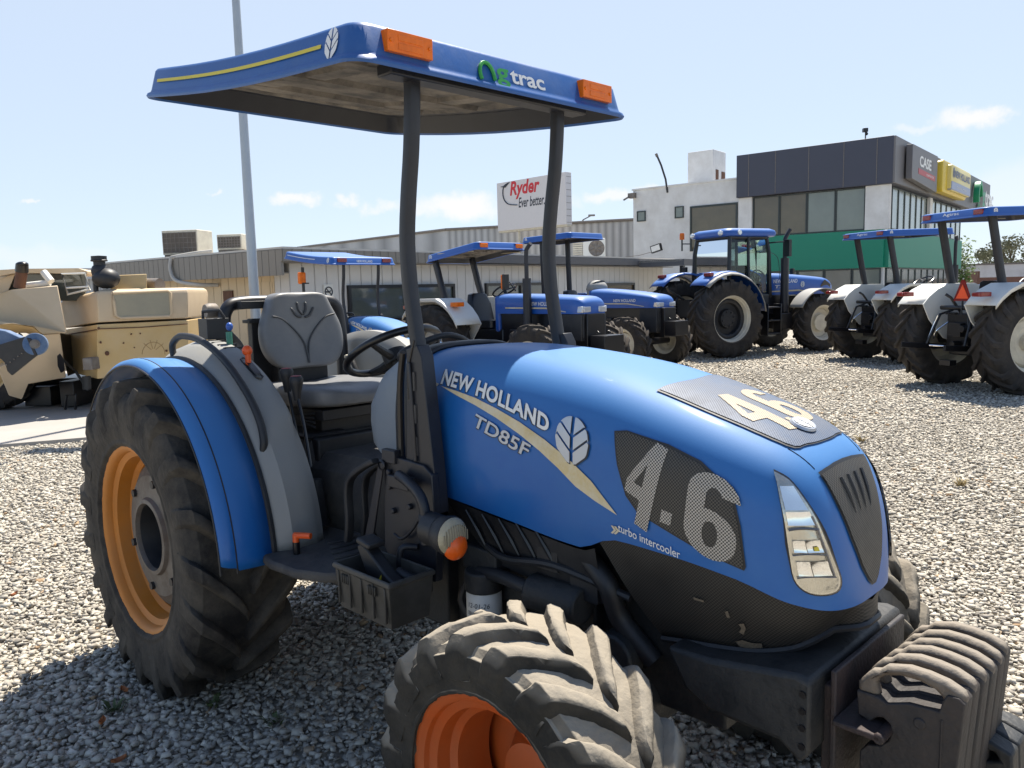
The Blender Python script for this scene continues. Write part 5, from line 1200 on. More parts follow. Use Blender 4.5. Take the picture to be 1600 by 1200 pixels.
b = B(); b.tube(smooth_path([(1.5, -.58, 2.55), (1.6, -.8, 2.56), (1.66, -1.0, 2.55)]), .018, 6); b.box(1.62, 1.70, -1.09, -.93, 2.22, 2.60); b.tube(smooth_path([(1.52, -.56, 2.35), (1.75, -.6, 2.2), (1.8, -.62, 1.7)]), .008, 5); b.box(2.3, 2.36, -.52, -.42, 1.82, 1.96); obj('mirror', b, blackg, T4, bev=.03)
b = B()
for z in (.45, .75, 1.05): b.box(1.15, 1.55, -.95, -.72, z, z+.04)
b.box(1.14, 1.17, -.96, -.70, .43, 1.15); b.box(1.53, 1.56, -.96, -.70, .43, 1.15); b.box(1.62, 2.05, -.78, -.42, .55, .92)
obj('steps', b, blackg, T4, bev=.02)
b = B(); 
for sg in (-1, 1): b.tube([(-.2, sg*.3, .75), (-.9, sg*.42, .72)], .05, 8); b.tube([(-.35, sg*.35, 1.4), (-.75, sg*.42, .75)], .03, 8)
b.tube([(-.3, 0, 1.2), (-.9, 0, 1.5), (-.95, .02, 1.6)], .03, 8); b.box(-.5, -.3, -.25, .25, .9, 1.3)
obj('hitch', b, blackg, T4)
# ------------------------------------------------------------------ the cream harvester on the slab
cream = mat('cream_paint', (.55, .43, .285), .5, var=.10, scale=2, dust=(.46, .35, .22), dfac=.35, dscale=2.5, bump=.02, bscale=20)
ochre = mat('ochre_paint', (.53, .37, .16), .5, var=.12, scale=2, dust=(.50, .40, .26), dfac=.5, dscale=2)
rust = mat('rust_brown', (.11, .05, .028), .8, var=.4, scale=10)
H = thing('harvester', 'cream and ochre harvester with rusty patches standing on the concrete slab', 'harvester', (-6.3, 12.2, 0))
HO = Vector((-6.3, 12.2, 0))
def hp_(px, py, Y): return at(px, py, Y)-HO
def plate(name, pix, mtl, t=.06, par=H, bev=.01):
    """outline of (px, py, depth) corners with a real thickness"""
    f = [hp_(*q) for q in pix]; k = [p+Vector((p.x+HO.x, p.y+HO.y, 0)).normalized()*t for p in f]
    b = B(); b.loft([f, k]); return obj(name, b, mtl, par, bev=bev, smooth=30)
def prow(y): return [(95, y+6, 12.3), (152, y, 11.2), (296, y-14, 12.1)]
def hring(yL, yC, yR, ins=0):
    p = [hp_(95, yL, 12.4), hp_(152, yC, 11.3), hp_(294, yR, 12.2)]; c = Vector((-6.0+.3, 13.0, 0))-HO
    q = [p[0]+Vector((.5, 1.9, 0)), p[2]+Vector((-.3, 1.6, 0))]
    r = [p[0], p[1], p[2], q[1], q[0]]
    return [Vector((v.x+(c.x-v.x)*ins, v.y+(c.y-v.y)*ins, v.z)) for v in r]
b = B(); b.loft([hring(578, 592, 580), hring(516, 507, 500)]); bd_ = obj('engine_housing', b, ochre, H, bev=.012)
b = B(); b.loft([hring(513, 504, 497, .015), hring(474, 462, 458, .0), hring(468, 455, 452, .03), hring(466, 452, 449, .10)]); hz = obj('engine_cover', b, cream, H, bev=.015)
f0 = lambda px, py: at(px, py, 11.3+.9*(px-152)/142-.02)-HO
b = B(); 
fr = [(176, 458), (262, 454), (266, 458), (268, 490), (264, 494), (188, 497), (181, 493), (178, 470)]
b.tube([f0(*q) for q in fr], .022, 8, True); obj('panel_frame', b, cream, hz)
b = B(); b.add([f0(*q)+Vector((0, -.004, 0)) for q in fr], [list(range(8))]); obj('panel', b, mat('faded_panel', (.30, .28, .21), .6, var=.25, scale=3, dust=(.36, .30, .2), dfac=.4), hz, smooth=0)
b = B(); b.tube([f0(153, 514), f0(220, 511.5), f0(293, 506)], .008, 6); b.tube([hp_(97, 524, 12.36), hp_(151, 515, 11.28)], .008, 6); obj('panel_gap', b, rust, bd_)
b = B()
for (px, py, r_) in ((167, 552, .035), (205, 522, .014), (219, 521, .012), (193, 536, .012), (154, 513, .02), (210, 543, .01), (157, 535, .018), (260, 548, .02)):
    p = f0(px, py); b.lathe([(0, -.012), (r_*.7, -.010), (r_, .004)], 'y', p, 8)
obj('rust_spot', b, rust, bd_)
b = B(); b.tube([f0(210+26*math.cos(R(a))*.7, 560-26*math.sin(R(a))*.75) for a in range(0, 181, 15)], .006, 5)
for a in (45, 75, 105, 135): b.tube([f0(210+5*math.cos(R(a)), 556-5*math.sin(R(a))), f0(210+22*math.cos(R(a)), 557-20*math.sin(R(a)))], .005, 5)
b.v = [v+Vector((.28, .012, .05)) for v in b.v]; obj('painted_mark', b, mat('ochre_mark', (.30, .20, .08), .6), bd_)
b = B(); p = f0(147, 568); b.box(p.x-.09, p.x+.04, p.y-.14, p.y+.1, p.z-.08, p.z+.09); obj('bracket', b, hubgrey, bd_, bev=.01)
plate('side_panel', [(-60, 490, 10.9), (-14, 462, 10.7), (18, 453, 10.7), (90, 446, 11.0), (104, 520, 11.0), (66, 522, 10.9), (52, 510, 10.7), (20, 505, 10.5), (-60, 512, 10.5)], cream, .9)
plate('wheel_arch', [(-60, 512, 10.55), (20, 506, 10.55), (52, 511, 10.75), (66, 523, 10.9), (60, 527, 11.6), (40, 520, 11.6), (18, 516, 11.6), (-60, 522, 11.6)], ochre, .5)
plate('lower_panel', [(64, 523, 10.9), (94, 521, 11.02), (103, 590, 11.5), (44, 600, 11.0), (34, 624, 10.9), (14, 618, 10.9), (-4, 575, 10.8), (30, 560, 10.8)], cream, .6)
plate('panel_slot', [(89, 556, 10.98), (94, 552, 11.0), (100, 562, 11.05), (101, 580, 11.2), (95, 583, 11.15), (90, 572, 11.05)], blackg, .03)
plate('dark_gap', [(90, 520, 11.35), (116, 524, 12.3), (122, 582, 12.3), (106, 588, 11.6)], blackg, .1)
b = B(); b.tube([hp_(92, 556, 11.2), hp_(118, 580, 11.6), hp_(138, 610, 11.6)], .02, 8); b.tube([hp_(135, 588, 11.3), hp_(136, 608, 11.3)], .06, 8); obj('link_bar', b, iron, H)
b = B()
for (x0, x1, y0, y1, Y) in ((20, 300, 586, 612, 12.2), (40, 78, 604, 640, 11.9), (96, 114, 596, 642, 11.7), (118, 300, 596, 606, 12.4), (150, 300, 606, 640, 13.2)):
    p, q = hp_(x0, y1, Y), hp_(x1, y0, Y); b.box(p.x, q.x, p.y, p.y+.8, max(p.z, .06), q.z)
b.tube([hp_(102, 640, 11.5), hp_(104, 618, 11.5), hp_(118, 616, 11.5), hp_(118, 640, 11.5)], .02, 6)
obj('undercarriage', b, blackg, H, bev=.01)
for (px, Y, r_) in ((-8, 11.8, .62), (205, 13.4, .5)):
    p = hp_(px, 600, Y); p.z = r_+.03; wheel(H, p, r_, r_*.5, .42, 16, .03, -1, ochre, rubber_b, ochre, [(r_*.45, 0), (r_*.2, .1), (0, .12)], 40)
b = B(); b.loft([[hp_(-70, 432, 11.5), hp_(-40, 424, 11.5), hp_(30, 420, 11.6), hp_(122, 419, 11.7), hp_(136, 424, 11.7), hp_(136, 428, 11.7), hp_(28, 426, 11.6), hp_(-70, 442, 11.5)], [hp_(-70, 432, 11.5)+Vector((-.6, 1.8, 0)), hp_(-40, 424, 11.5)+Vector((-.6, 1.8, 0)), hp_(30, 420, 11.6)+Vector((-.6, 1.8, 0)), hp_(122, 419, 11.7)+Vector((-.6, 1.8, 0)), hp_(136, 424, 11.7)+Vector((-.6, 1.8, 0)), hp_(136, 428, 11.7)+Vector((-.6, 1.8, 0)), hp_(28, 426, 11.6)+Vector((-.6, 1.8, 0)), hp_(-70, 442, 11.5)+Vector((-.6, 1.8, 0))]]); obj('cab_roof', b, cream, H)
plate('cab_window', [(18, 428, 11.8), (134, 428, 11.9), (134, 470, 11.9), (-10, 470, 11.8)], glassd, .3)
plate('cab_pillar', [(-30, 444, 11.65), (0, 436, 11.65), (20, 428, 11.7), (24, 428, 11.7), (10, 462, 11.65), (-30, 474, 11.65)], cream, .05)
b = B(); b.tube([hp_(97, 428, 11.6), hp_(133, 427, 11.6), hp_(140, 452, 11.6), hp_(106, 460, 11.6)], .02, 6, True); b.tube([hp_(104, 450, 11.58), hp_(138, 448, 11.58)], .016, 6); b.tube([hp_(40, 446, 11.5), hp_(78, 442, 11.5)], .045, 8); b.tube([hp_(68, 425, 11.5), hp_(80, 440, 11.45)], .05, 8); obj('cab_rail', b, white_p, H)
b = B(); b.tube(smooth_path([hp_(30, 450, 11.3), hp_(33, 432, 11.3), hp_(34, 420, 11.3), hp_(35, 413, 11.3)], 4), [.075]*12+[.07], 12); ex = obj('exhaust_pipe', b, rust, H)
b = B(); b.tube([hp_(34, 424, 11.3), hp_(34.5, 413, 11.28)], [.085, .08], 12); b.ell(hp_(34.5, 413, 11.28), (.08, .08, .04)); obj('pipe_cap', b, blackg, ex)
b = B(); c = hp_(158, 445, 11.6); b.lathe([(0, .10), (.10, .10), (.12, .2), (.10, .26), (.08, .28), (.08, .33), (.11, .335), (.115, .35), (.105, .36), (.105, .41), (.0, .42)], 'z', c, 20); b.ell(c+Vector((.08, 0, .09)), (.19, .17, .15)); b.cyl(c+Vector((-.08, 0, -.1)), c+Vector((-.07, 0, .22)), .035, 10); obj('air_filter', b, black, H)
plate('tool_box', [(172, 453, 11.7), (184, 430, 11.9), (229, 428, 11.9), (230, 452, 11.9)], ochre, .5)
b = B(); b.cyl(hp_(228, 446, 12.4), hp_(250, 446, 12.3), .11, 18); obj('tank', b, hubgrey, H)
# padded arm at the left edge
arm_m = mat('dusty_blue', (.04, .10, .22), .6, var=.2, dust=(.25, .29, .34), dfac=.6)
A = thing('padded_arm', 'blue round-ended arm wrapped in black rubber, reaching in from the left edge', 'arm', (at(20, 550, 8.5).x, 8.5, 0)); AO = Vector((at(20, 550, 8.5).x, 8.5, 0))
fa = lambda px, py, Y=8.5: at(px, py, Y)-AO
ol = [(-70, 520), (-20, 512), (8, 517), (30, 527), (45, 528), (50, 545), (30, 560), (-20, 560), (-70, 575)]
b = B(); b.loft([[fa(*q) for q in ol], [fa(*q)+Vector((0, .10, 0)) for q in ol]]); ar = obj('arm', b, arm_m, A, bev=.01)
b = B(); cc = fa(56, 538, 8.46)
dd_ = Vector((.35, -.93, .12)).normalized()
b.cyl(cc-dd_*.02, cc+dd_*.045, .118, 30); obj('arm_end', b, arm_m, ar, smooth=30, bev=.006)
b = B(); b.cyl(cc+dd_*.04, cc+dd_*.075, .032, 8); b.cyl(cc+dd_*.04, cc+dd_*.055, .05, 18); obj('bolt', b, hubgrey, ar, smooth=30)
ol = [(-70, 540), (-10, 540), (0, 538), (38, 526), (48, 529), (52, 542), (58, 555), (44, 566), (18, 587), (11, 580), (7, 567), (0, 560), (-70, 600)]
b = B(); b.loft([[fa(*q, 8.40) for q in ol], [fa(*q, 8.40)+Vector((0, .03, 0)) for q in ol]]); pd = obj('rubber_pad', b, black, A, bev=.008)
b = B()
for k in range(6): p = fa(10+6*k, 570-4.5*k, 8.395); b.ell(p, (.008, .006, .008), 8, 5)
obj('rivet', b, hubgrey, pd)
b = B(); b.tube([fa(-70, 545), fa(-70, 700)+Vector((0, 0, -.2))], .05, 10); obj('stand', b, blackg, A)
# ------------------------------------------------------------------ buildings
def siding(name, col, pitch, gap=.012, dust=None, dk=.45, vertical=True, axis=0, rough=.7):
    """boarded or corrugated wall: grooves every `pitch` metres along the wall, as a bump with a darker groove colour"""
    M = mat(name, col, rough, var=.10, scale=1.3, dust=dust, dfac=.3, dscale=1.0)
    N = M.node_tree.nodes; L = M.node_tree.links; p = N['Principled BSDF']
    tc = N.new('ShaderNodeTexCoord'); sx = N.new('ShaderNodeSeparateXYZ'); L.new(tc.outputs['Object'], sx.inputs[0])
    ad = N.new('ShaderNodeMath'); ad.operation = 'ADD'; L.new(sx.outputs[0], ad.inputs[0]); L.new(sx.outputs[1], ad.inputs[1])
    if axis == 2: L.new(sx.outputs[2], ad.inputs[0]); L.remove(ad.inputs[1].links[0]); ad.inputs[1].default_value = 0
    md = N.new('ShaderNodeMath'); md.operation = 'FRACT'; dv = N.new('ShaderNodeMath'); dv.operation = 'DIVIDE'; L.new(ad.outputs[0], dv.inputs[0]); dv.inputs[1].default_value = pitch; L.new(dv.outputs[0], md.inputs[0])
    pp = N.new('ShaderNodeMath'); pp.operation = 'PINGPONG'; L.new(dv.outputs[0], pp.inputs[0]); pp.inputs[1].default_value = .5
    mr = N.new('ShaderNodeMapRange'); L.new(pp.outputs[0], mr.inputs[0]); mr.inputs['From Max'].default_value = max(gap/pitch*1.5, .02)
    bp = N.new('ShaderNodeBump'); bp.inputs['Strength'].default_value = 1; bp.inputs['Distance'].default_value = .02; L.new(mr.outputs[0], bp.inputs['Height']); L.new(bp.outputs[0], p.inputs['Normal'])
    src = p.inputs['Base Color'].links[0].from_socket
    mx = N.new('ShaderNodeMix'); mx.data_type = 'RGBA'; L.new(mr.outputs[0], mx.inputs['Factor']); mx.inputs['A'].default_value = (*[c*dk for c in col], 1); L.new(src, mx.inputs['B']); L.new(mx.outputs['Result'], p.inputs['Base Color'])
    return M
BA = math.atan2(.777, .629)
plaster = mat('white_plaster', (.68, .68, .67), .85, var=.10, scale=1.2, dust=(.42, .40, .37), dfac=.5, dscale=.9, bump=.05, bscale=30)
fascia = mat('dark_cladding', (.045, .05, .075), .5, var=.10, scale=.6)
fascia2 = mat('grey_cladding', (.145, .14, .145), .5, var=.08, scale=.6)
greenp = mat('green_band', (.0, .20, .12), .5, var=.06, scale=.5)
framem = mat('window_frame', (.025, .035, .035), .45)
glassg = mat('blind_glass', (.17, .19, .165), .08, var=.3, scale=.8, coat=.5)
glassb = mat('brown_glass', (.10, .075, .04), .08, var=.4, scale=1.5, coat=.4)
glassk = mat('cream_blind', (.20, .235, .215), .15, var=.25, scale=.9, coat=.4)
O = thing('office_building', 'white and dark two-storey showroom with a broad green band and rows of windows', 'building', (16.2, 34, 0), BA)
# local x runs along the right facade, local y along the left facade; the corner post is at 0,0
b = B(); b.box(.4, 16.7, .4, 6.6, 0, 5.66); obj('wall', b, plaster, O)
b = B(); b.box(0, 24.2, .06, 6.92, 5.67, 7.62); fs = obj('fascia', b, fascia, O, bev=.02)
b = B(); b.box(.02, 24.18, -.02, .06, 5.69, 7.60); obj('front_cladding', b, fascia2, fs)
for y in (.70, 2.05, 3.55, 5.05, 6.32):
    b = B(); b.box(-.012, .0, y-.012, y+.012, 5.70, 7.60); obj('cladding_joint', b, hubgrey, fs)
b = B(); b.box(.22, .4, .40, 6.88, 2.18, 3.80); b.box(.4, 16.75, .22, .4, 2.18, 3.80); obj('green_band', b, greenp, O)
def window(par, plane, a0, a1, z0, z1, gm, n=1, dep=0, fr=.05, name='window'):
    """plane 'x': on the left facade (x = dep); plane 'y': on the right facade (y = dep)"""
    b = B(); g = B()
    def bx(B_, u0, u1, za, zb_, d0, d1):
        if plane == 'x': B_.box(d0, d1, u0, u1, za, zb_)
        else: B_.box(u0, u1, d0, d1, za, zb_)
    bx(b, a0, a1, z0, z0+fr, dep-.05, dep+.03); bx(b, a0, a1, z1-fr, z1, dep-.05, dep+.03)
    for k in range(n+1):
        u = a0+(a1-a0-fr)*k/n; bx(b, u, u+fr, z0+fr, z1-fr, dep-.045, dep+.03)
    w = obj(name, b, framem, par)
    bx(g, a0+.01, a1-.01, z0+.01, z1-.01, dep-.012, dep+.004); obj('pane', g, gm, w, smooth=0)
    return w
for k in range(4): window(O, 'x', 1.20+1.255*k, 2.445+1.255*k, 3.82, 5.64, glassg if k < 2 else glassb, 1, .36)
b = B(); b.box(.18, .4, .18, 1.17, 3.80, 5.66); obj('column', b, plaster, O)
b = B(); b.box(.2, .4, 6.24, 6.88, 3.8, 5.66); obj('column', b, plaster, O)
b = B(); b.box(.26, .29, 6.45, 6.55, 0, 6.6); obj('downpipe', b, hubgrey, O)
for k in range(6): window(O, 'y', 1.15+1.12*k, 2.25+1.12*k, 3.82, 5.64, glassk, 1, .36)
b = B(); b.box(7.95, 8.5, .2, .4, 3.8, 5.66); obj('column', b, plaster, O)
for k in range(6): window(O, 'y', 8.55+1.36*k, 9.88+1.36*k, 3.82, 5.64, glassk, 1, .36)
for k in range(5): window(O, 'x', .5+1.2*k, 1.68+1.2*k, .1, 2.16, glassd if k % 2 else glassg, 1, .36)
for k in range(6): window(O, 'y', .6+2.66*k, 3.2+2.66*k, .1, 2.16, glassg, 2, .36)
# white wing
b = B(); b.box(.35, 14, 6.93, 12.7, 0, 6.58); wg = obj('wing_wall', b, plaster, O, bev=.02)
b = B(); b.box(.30, .5, 6.93, 12.75, 6.58, 6.66); obj('parapet', b, plaster, wg)
window(O, 'x', 6.98, 9.45, 3.3, 5.5, glassb, 1, .34, .09)
window(O, 'x', 9.80, 10.28, 4.98, 5.56, glassg, 1, .33); window(O, 'x', 11.95, 12.45, 4.97, 5.50, glassg, 1, .33)
p = at(1115, 262, 42); b = B()
M_ = Matrix.Rotation(BA, 4, 'Z').inverted() @ Matrix.Translation(-Vector((16.2, 34, 0)))
c = M_ @ p; b.box(c.x, c.x+1.5, c.y, c.y+1.46, 6.5, 8.55); tw = obj('tower', b, plaster, O, bev=.03)
b = B(); b.box(c.x+.25, c.x+.55, c.y-.03, c.y+.0, 6.62, 7.55); b.box(c.x+.95, c.x+1.35, c.y-.03, c.y, 6.75, 7.5); obj('louvre', b, rust, tw)
b = B(); b.box(.15, .5, 12.5, 12.9, 6.2, 6.45); b.tube([(.2, 12.8, 6.3), (-.1, 13.0, 6.1)], .05, 6); obj('gutter_end', b, hubgrey, wg)
# roof camera, mast, floodlight
def local(v): return M_ @ v
RS = thing('roof_camera', 'small camera on a post on the dark roof edge', 'camera', at(1352, 224, 36.0)-Vector((0, 0, .3)), 0)
b = B(); b.cyl((0, 0, 0), (0, 0, .8), .03, 8); b.tube([(0, 0, .5), (.2, 0, 0)], .015, 6); obj('post', b, hubgrey, RS)
b = B(); b.box(-.12, .08, -.1, .1, .78, .95); b.ell((.02, -.05, .70), (.07, .07, .07)); obj('camera_body', b, blackg, RS, bev=.02)
p = at(1043, 300, 41); MA = thing('bent_mast', 'thin dark mast leaning on the white roof', 'mast', p)
b = B(); b.tube([at(1043, 301, 41)-p, at(1040, 280, 41)-p, at(1033, 258, 41)-p, at(1026, 242, 41)-p], .05, 8); obj('pole', b, post_m, MA)
b = B(); b.tube([at(1027, 245, 41)-p, at(1025, 240, 41)-p], .07, 8); obj('cap', b, hubgrey, MA)
p = at(1025, 388, 39); FL = thing('floodlight', 'square white floodlight on the white wing wall', 'floodlight', p, BA-R(90))
b = B(); b.box(-.28, .28, -.05, .12, -.18, .18, Matrix.Rotation(R(-14), 4, 'Y')); b.cyl((0, .1, 0), (0, .5, .05), .03, 8); fb = obj('lamp_case', b, blackg, FL, bev=.02)
b = B(); b.box(-.23, .23, -.06, -.045, -.13, .13, Matrix.Rotation(R(-14), 4, 'Y')); obj('lamp_glass', b, white_d, fb)
b = B(); b.tube([(-.2, .35, -.1), (-1.2, .45, -.28), (-2.6, .45, -.35)], .015, 5); obj('cable', b, hubgrey, FL)
# signs on the right facade
def on_front(x0, z0, d=-.03): return lambda u, v: Vector((x0+u, d, z0+v))
def world_of(x, y, z): return Matrix.Translation((16.2, 34, 0)) @ Matrix.Rotation(BA, 4, 'Z') @ Vector((x, y, z))
S1 = thing('wall_sign', 'grey sign with white capitals over a red bar, nearest the building corner', 'sign', world_of(1.5, -.05, 5.9), BA)
b = B(); b.prism([(0, .05), (5.0, -.16), (5.0, .1), (5.0, 1.52), (0, 1.50)], .26, lambda u, v, w: (u, -.30+w, v)); sb = obj('board', b, fascia2, S1, bev=.02)
obj('lettering', text_on('CASE', .48, 2.3, lambda u, v: Vector((1.35+u, -.306, .70+v)), 0, .03), white_d, sb, smooth=0); obj('lettering', text_on('I', .48, .1, lambda u, v: Vector((3.85+u, -.306, .70+v)), 0, .0), hubgrey, sb, smooth=0)
b = B(); b.prism([(1.15, .36), (4.5, .30), (4.5, .54), (1.15, .60)], .01, lambda u, v, w: (u, -.312+w, v)); obj('red_bar', b, mat('red_bar', (.42, .07, .08), .5), sb)
obj('lettering', text_on('CONSTRUCTION', .09, 1.5, lambda u, v: Vector((2.7+u, -.314, .40+v)), 0, .01), white_d, sb, smooth=0)
S2 = thing('wall_sign', 'bulging yellow sign with blue lettering and a grey lower half', 'sign', world_of(7.0, -.05, 5.80), BA)
b = B(); b.loft([[Vector((x, y, z)) for x, z in rrect(.0+g, 6.2-g, g, 1.55-g, .25, 5, 3)] for y, g in ((.0, .05), (-.35, 0), (-.42, .02), (-.45, .08))]); yb = obj('board', b, mat('sign_yellow', (.62, .45, .04), .4, var=.05), S2, smooth=40)
b = B(); b.loft([[Vector((x, y, z)) for x, z in rrect(1.0+g, 6.0-g, .15+g, 1.40-g, .15, 5, 3)] for y, g in ((-.45, .0), (-.62, .0), (-.66, .06))]); yp = obj('panel', b, mat('sign_pale_yellow', (.68, .58, .22), .4, var=.05), yb, smooth=40)
b = B(); b.box(1.02, 5.98, -.672, -.45, .17, .60); obj('grey_half', b, mat('sign_grey_blue', (.26, .30, .42), .4), yb, bev=.04)
obj('lettering', text_on('NEW HOLLAND', .36, 4.0, lambda u, v: Vector((1.7+u, -.676, .80+v)), 0, .02), mat('sign_blue', (.05, .09, .25), .5), yb, smooth=0)
V, Fc = leaf2d(.5, .7); obj('emblem', flat2d(V, Fc, lambda u, v: Vector((1.38+u*.8, -.678, 1.0+v*.75))), mat('sign_blue2', (.05, .09, .25), .5), yb, smooth=0)
obj('lettering', text_on('CONSTRUCTION', .12, 2.6, lambda u, v: Vector((2.2+u, -.676, .30+v)), 0, .0), white_d, yb, smooth=0)
S3 = thing('wall_sign', 'raised green and white letters at the far end of the dark facade', 'sign', world_of(17.6, -.05, 5.9), BA)
b = B(); b.tube([Vector((.85-.62*math.cos(R(a)), -.2, .45+.85*math.sin(R(a)))) for a in range(-20, 181, 12)], .17, 8, sq=(1, .8)); gl = obj('green_letter', b, mat('sign_green', (.01, .25, .10), .4), S3)
bg_ = B(); V, Fc = text2d('g', 1.15, .95, 0, .02)
for w_ in (0, 1): bg_.add([(1.75+x, -.3+.25*w_, -.25+y) for x, y in V], Fc)
obj('green_letter', bg_, bpy.data.materials['sign_green'], S3, smooth=0)
for w_ in (0,):
    obj('white_letter', text_on('trac', .95, 3.1, lambda u, v: Vector((2.75+u, -.28, .12+v)), 0, .03), white_d, S3, smooth=0)
# long low building with a deep eave
LC = Vector((-.281*15, 15, 0))
wood_g = siding('grey_boards', (.58, .575, .56), .30, .010, (.48, .47, .45), .75)
wood_t = siding('tan_boards', (.60, .47, .30), .30, .010, (.54, .43, .29), .75)
wood_f = siding('grey_fascia_boards', (.215, .20, .175), .22, .008, (.25, .23, .20), .72)
LB = thing('site_office', 'long low boarded building with a deep eave, grey front and tan side', 'building', LC, BA)
b = B(); b.box(.45, 15.6, .45, 7.4, 0, 2.46); w0 = obj('wall', b, [wood_g], LB)
b = B(); b.box(.435, .45, .95, 7.38, 0, 2.10); obj('side_wall', b, wood_t, LB)
b = B(); b.box(0, .06, .06, 7.6, 2.0, 2.48); b.box(0, 3.9, 0, .06, 2.26, 2.49); obj('eave_board', b, wood_f, LB)
b = B(); b.box(3.9, 15.6, 0, .06, 2.28, 2.48); obj('eave_beam', b, mat('eave_paint', (.10, .10, .105), .6, var=.15), LB)
b = B(); b.box(.02, 15.58, .02, 7.55, 2.49, 2.53); obj('roof', b, mat('pale_roof', (.50, .48, .44), .8, var=.15, scale=1), LB)
b = B(); b.box(.06, 15.6, .06, .46, 2.24, 2.26); b.box(.06, .46, .46, 7.4, 2.05, 2.07); obj('soffit', b, mat('soffit', (.2, .19, .18), .8), LB)
for (a0, a1, n_, gm) in ((1.85, 5.1, 2, glassd), (6.25, 9.1, 2, glassd), (11.6, 13.6, 1, glassb)):
    b = B()
    def bx(u0, u1, za, zb_, d0, d1): b.box(u0, u1, d0, d1, za, zb_)
    z0, z1 = 1.0, 1.80
    if a0 > 11: z0, z1 = .9, 1.75
    bx(a0, a1, z0, z0+.07, .38, .45); bx(a0, a1, z1-.07, z1, .38, .45)
    for k in range(n_+1): u = a0+(a1-a0-.07)*k/n_; bx(u, u+.07, z0+.07, z1-.07, .38, .45)
    wo = obj('window', b, blackg, LB); g = B(); g.box(a0+.02, a1-.02, .425, .44, z0+.02, z1-.02); obj('pane', g, gm, wo, smooth=0)
b = B(); b.box(.40, .436, 4.2, 5.1, .1, 1.75); dr = obj('door', b, mat('brown_door', (.20, .14, .085), .7), LB)
b = B(); b.box(.40, .43, 2.4, 2.75, 1.35, 1.75); obj('vent', b, rust, LB)
b = B(); b.box(.425, .436, 1.0, 1.9, .1, 1.9); obj('side_hatch', b, wood_t, LB)
b = B(); b.tube(smooth_path([Vector((-.02, 4.0, 2.50)), Vector((-.06, 4.0, 2.25)), Vector((-.05, 3.8, 2.0)), Vector((.1, 3.2, 1.9)), Vector((.40, 2.9, 1.88))]), .04, 8); b.tube(smooth_path([Vector((-.02, 4.0, 2.50)), Vector((.3, 3.6, 2.58)), Vector((.6, 3.4, 2.62))]), .04, 8); obj('drain_hose', b, mat('grey_hose', (.42, .40, .36), .6), LB)
# porch
b = B(); b.box(13.2, 17.4, -1.5, .0, 2.36, 2.42); pr = obj('porch_roof', b, mat('porch_top', (.52, .50, .46), .8), LB)
b = B(); b.box(13.2, 17.4, -1.55, -1.5, 2.22, 2.42); b.box(13.2, 13.25, -1.5, 0, 2.22, 2.42); b.box(17.35, 17.4, -1.5, 0, 2.22, 2.42); obj('porch_beam', b, bpy.data.materials['eave_paint'], pr)
for x in (13.4, 17.2):
    b = B(); b.box(x-.06, x+.06, -1.45, -1.33, 0, 2.22); obj('porch_post', b, blackg, pr)
NS = thing('no_smoking_sign', 'white no-smoking sign with a red strip below on the grey boards', 'sign', (Matrix.Translation(LC) @ Matrix.Rotation(BA, 4, 'Z')) @ Vector((1.36, .44, 1.50)), BA, s=1.35)
b = B(); b.box(-.09, .09, -.012, 0, 0, .24); bo = obj('board', b, white_p, NS)
b = B(); b.tube([Vector((.068*math.cos(2*math.pi*k/24), -.016, .13+.068*math.sin(2*math.pi*k/24))) for k in range(24)], .009, 6, True); b.tube([(-.05, -.018, .18), (.05, -.018, .08)], .008, 5); obj('ring', b, dark_d, bo)
b = B(); b.box(-.05, .03, -.016, -.012, .115, .14); b.tube([(.02, -.016, .13), (.045, -.016, .15)], .006, 5); obj('cigarette', b, dark_d, bo)
b = B(); b.box(-.09, .09, -.012, 0, -.13, -.02); obj('red_strip', b, mat('red_strip', (.35, .04, .05), .5), bo)
# roof units
def ac_unit(label, px0, px1, py0, py1, Y, rz=BA-R(90)+R(20), fan=True):
    p0 = at(px0, py1, Y); p1 = at(px1, py0, Y); w = p1.x-p0.x; h = p1.z-p0.z
    t = thing('air_conditioner', label, 'air conditioner', ((p0.x+p1.x)/2, Y, p0.z-.03), rz, 'air conditioners on the low roof')
    d = w*.36; w2 = w*.5
    b = B(); b.box(-w2, w2, -d, d, .04, h); cs = obj('casing', b, rimcream, t, bev=.015)
    b = B()
    for k in range(9): b.box(-w2+.03+(2*w2-.06)*k/8-.006, -w2+.03+(2*w2-.06)*k/8+.006, -d-.010, -d, .08, h-.05)
    for k in range(5): b.box(-w2+.03, w2-.03, -d-.012, -d-.002, .08+(h-.14)*k/4-.006, .08+(h-.14)*k/4+.006)
    obj('grille', b, hubgrey, cs)
    b = B(); b.box(-w2+.04, w2-.04, -d-.004, -d+.0, .09, h-.06); obj('coil', b, mat('coil', (.10, .085, .07), .7), cs)
    b = B(); b.lathe([(0, 0), (.28*h*1.2, 0), (.38*h, -.01), (.42*h, -.02), (.43*h, 0)], 'x', (-w2-.002, 0, h*.52), 24); b.tube([(-w2-.012, .3*h*math.cos(2*math.pi*k/16), h*.52+.3*h*math.sin(2*math.pi*k/16)) for k in range(16)], .008, 5, True); obj('fan', b, mat('fan_guard', (.16, .15, .14), .6), cs)
    b = B(); b.box(-w2, w2, -d*.8, -d*.5, 0, .04); b.box(-w2, w2, d*.5, d*.8, 0, .04); obj('skid', b, hubgrey, t)
    return t
ac_unit('larger rusty air conditioner on the low roof, left of the pole', 265, 322, 358, 400, 18.2, BA-R(62))
ac_unit('smaller air conditioner on the low roof, behind the light pole', 346, 386, 364, 392, 17.2, BA-R(62))
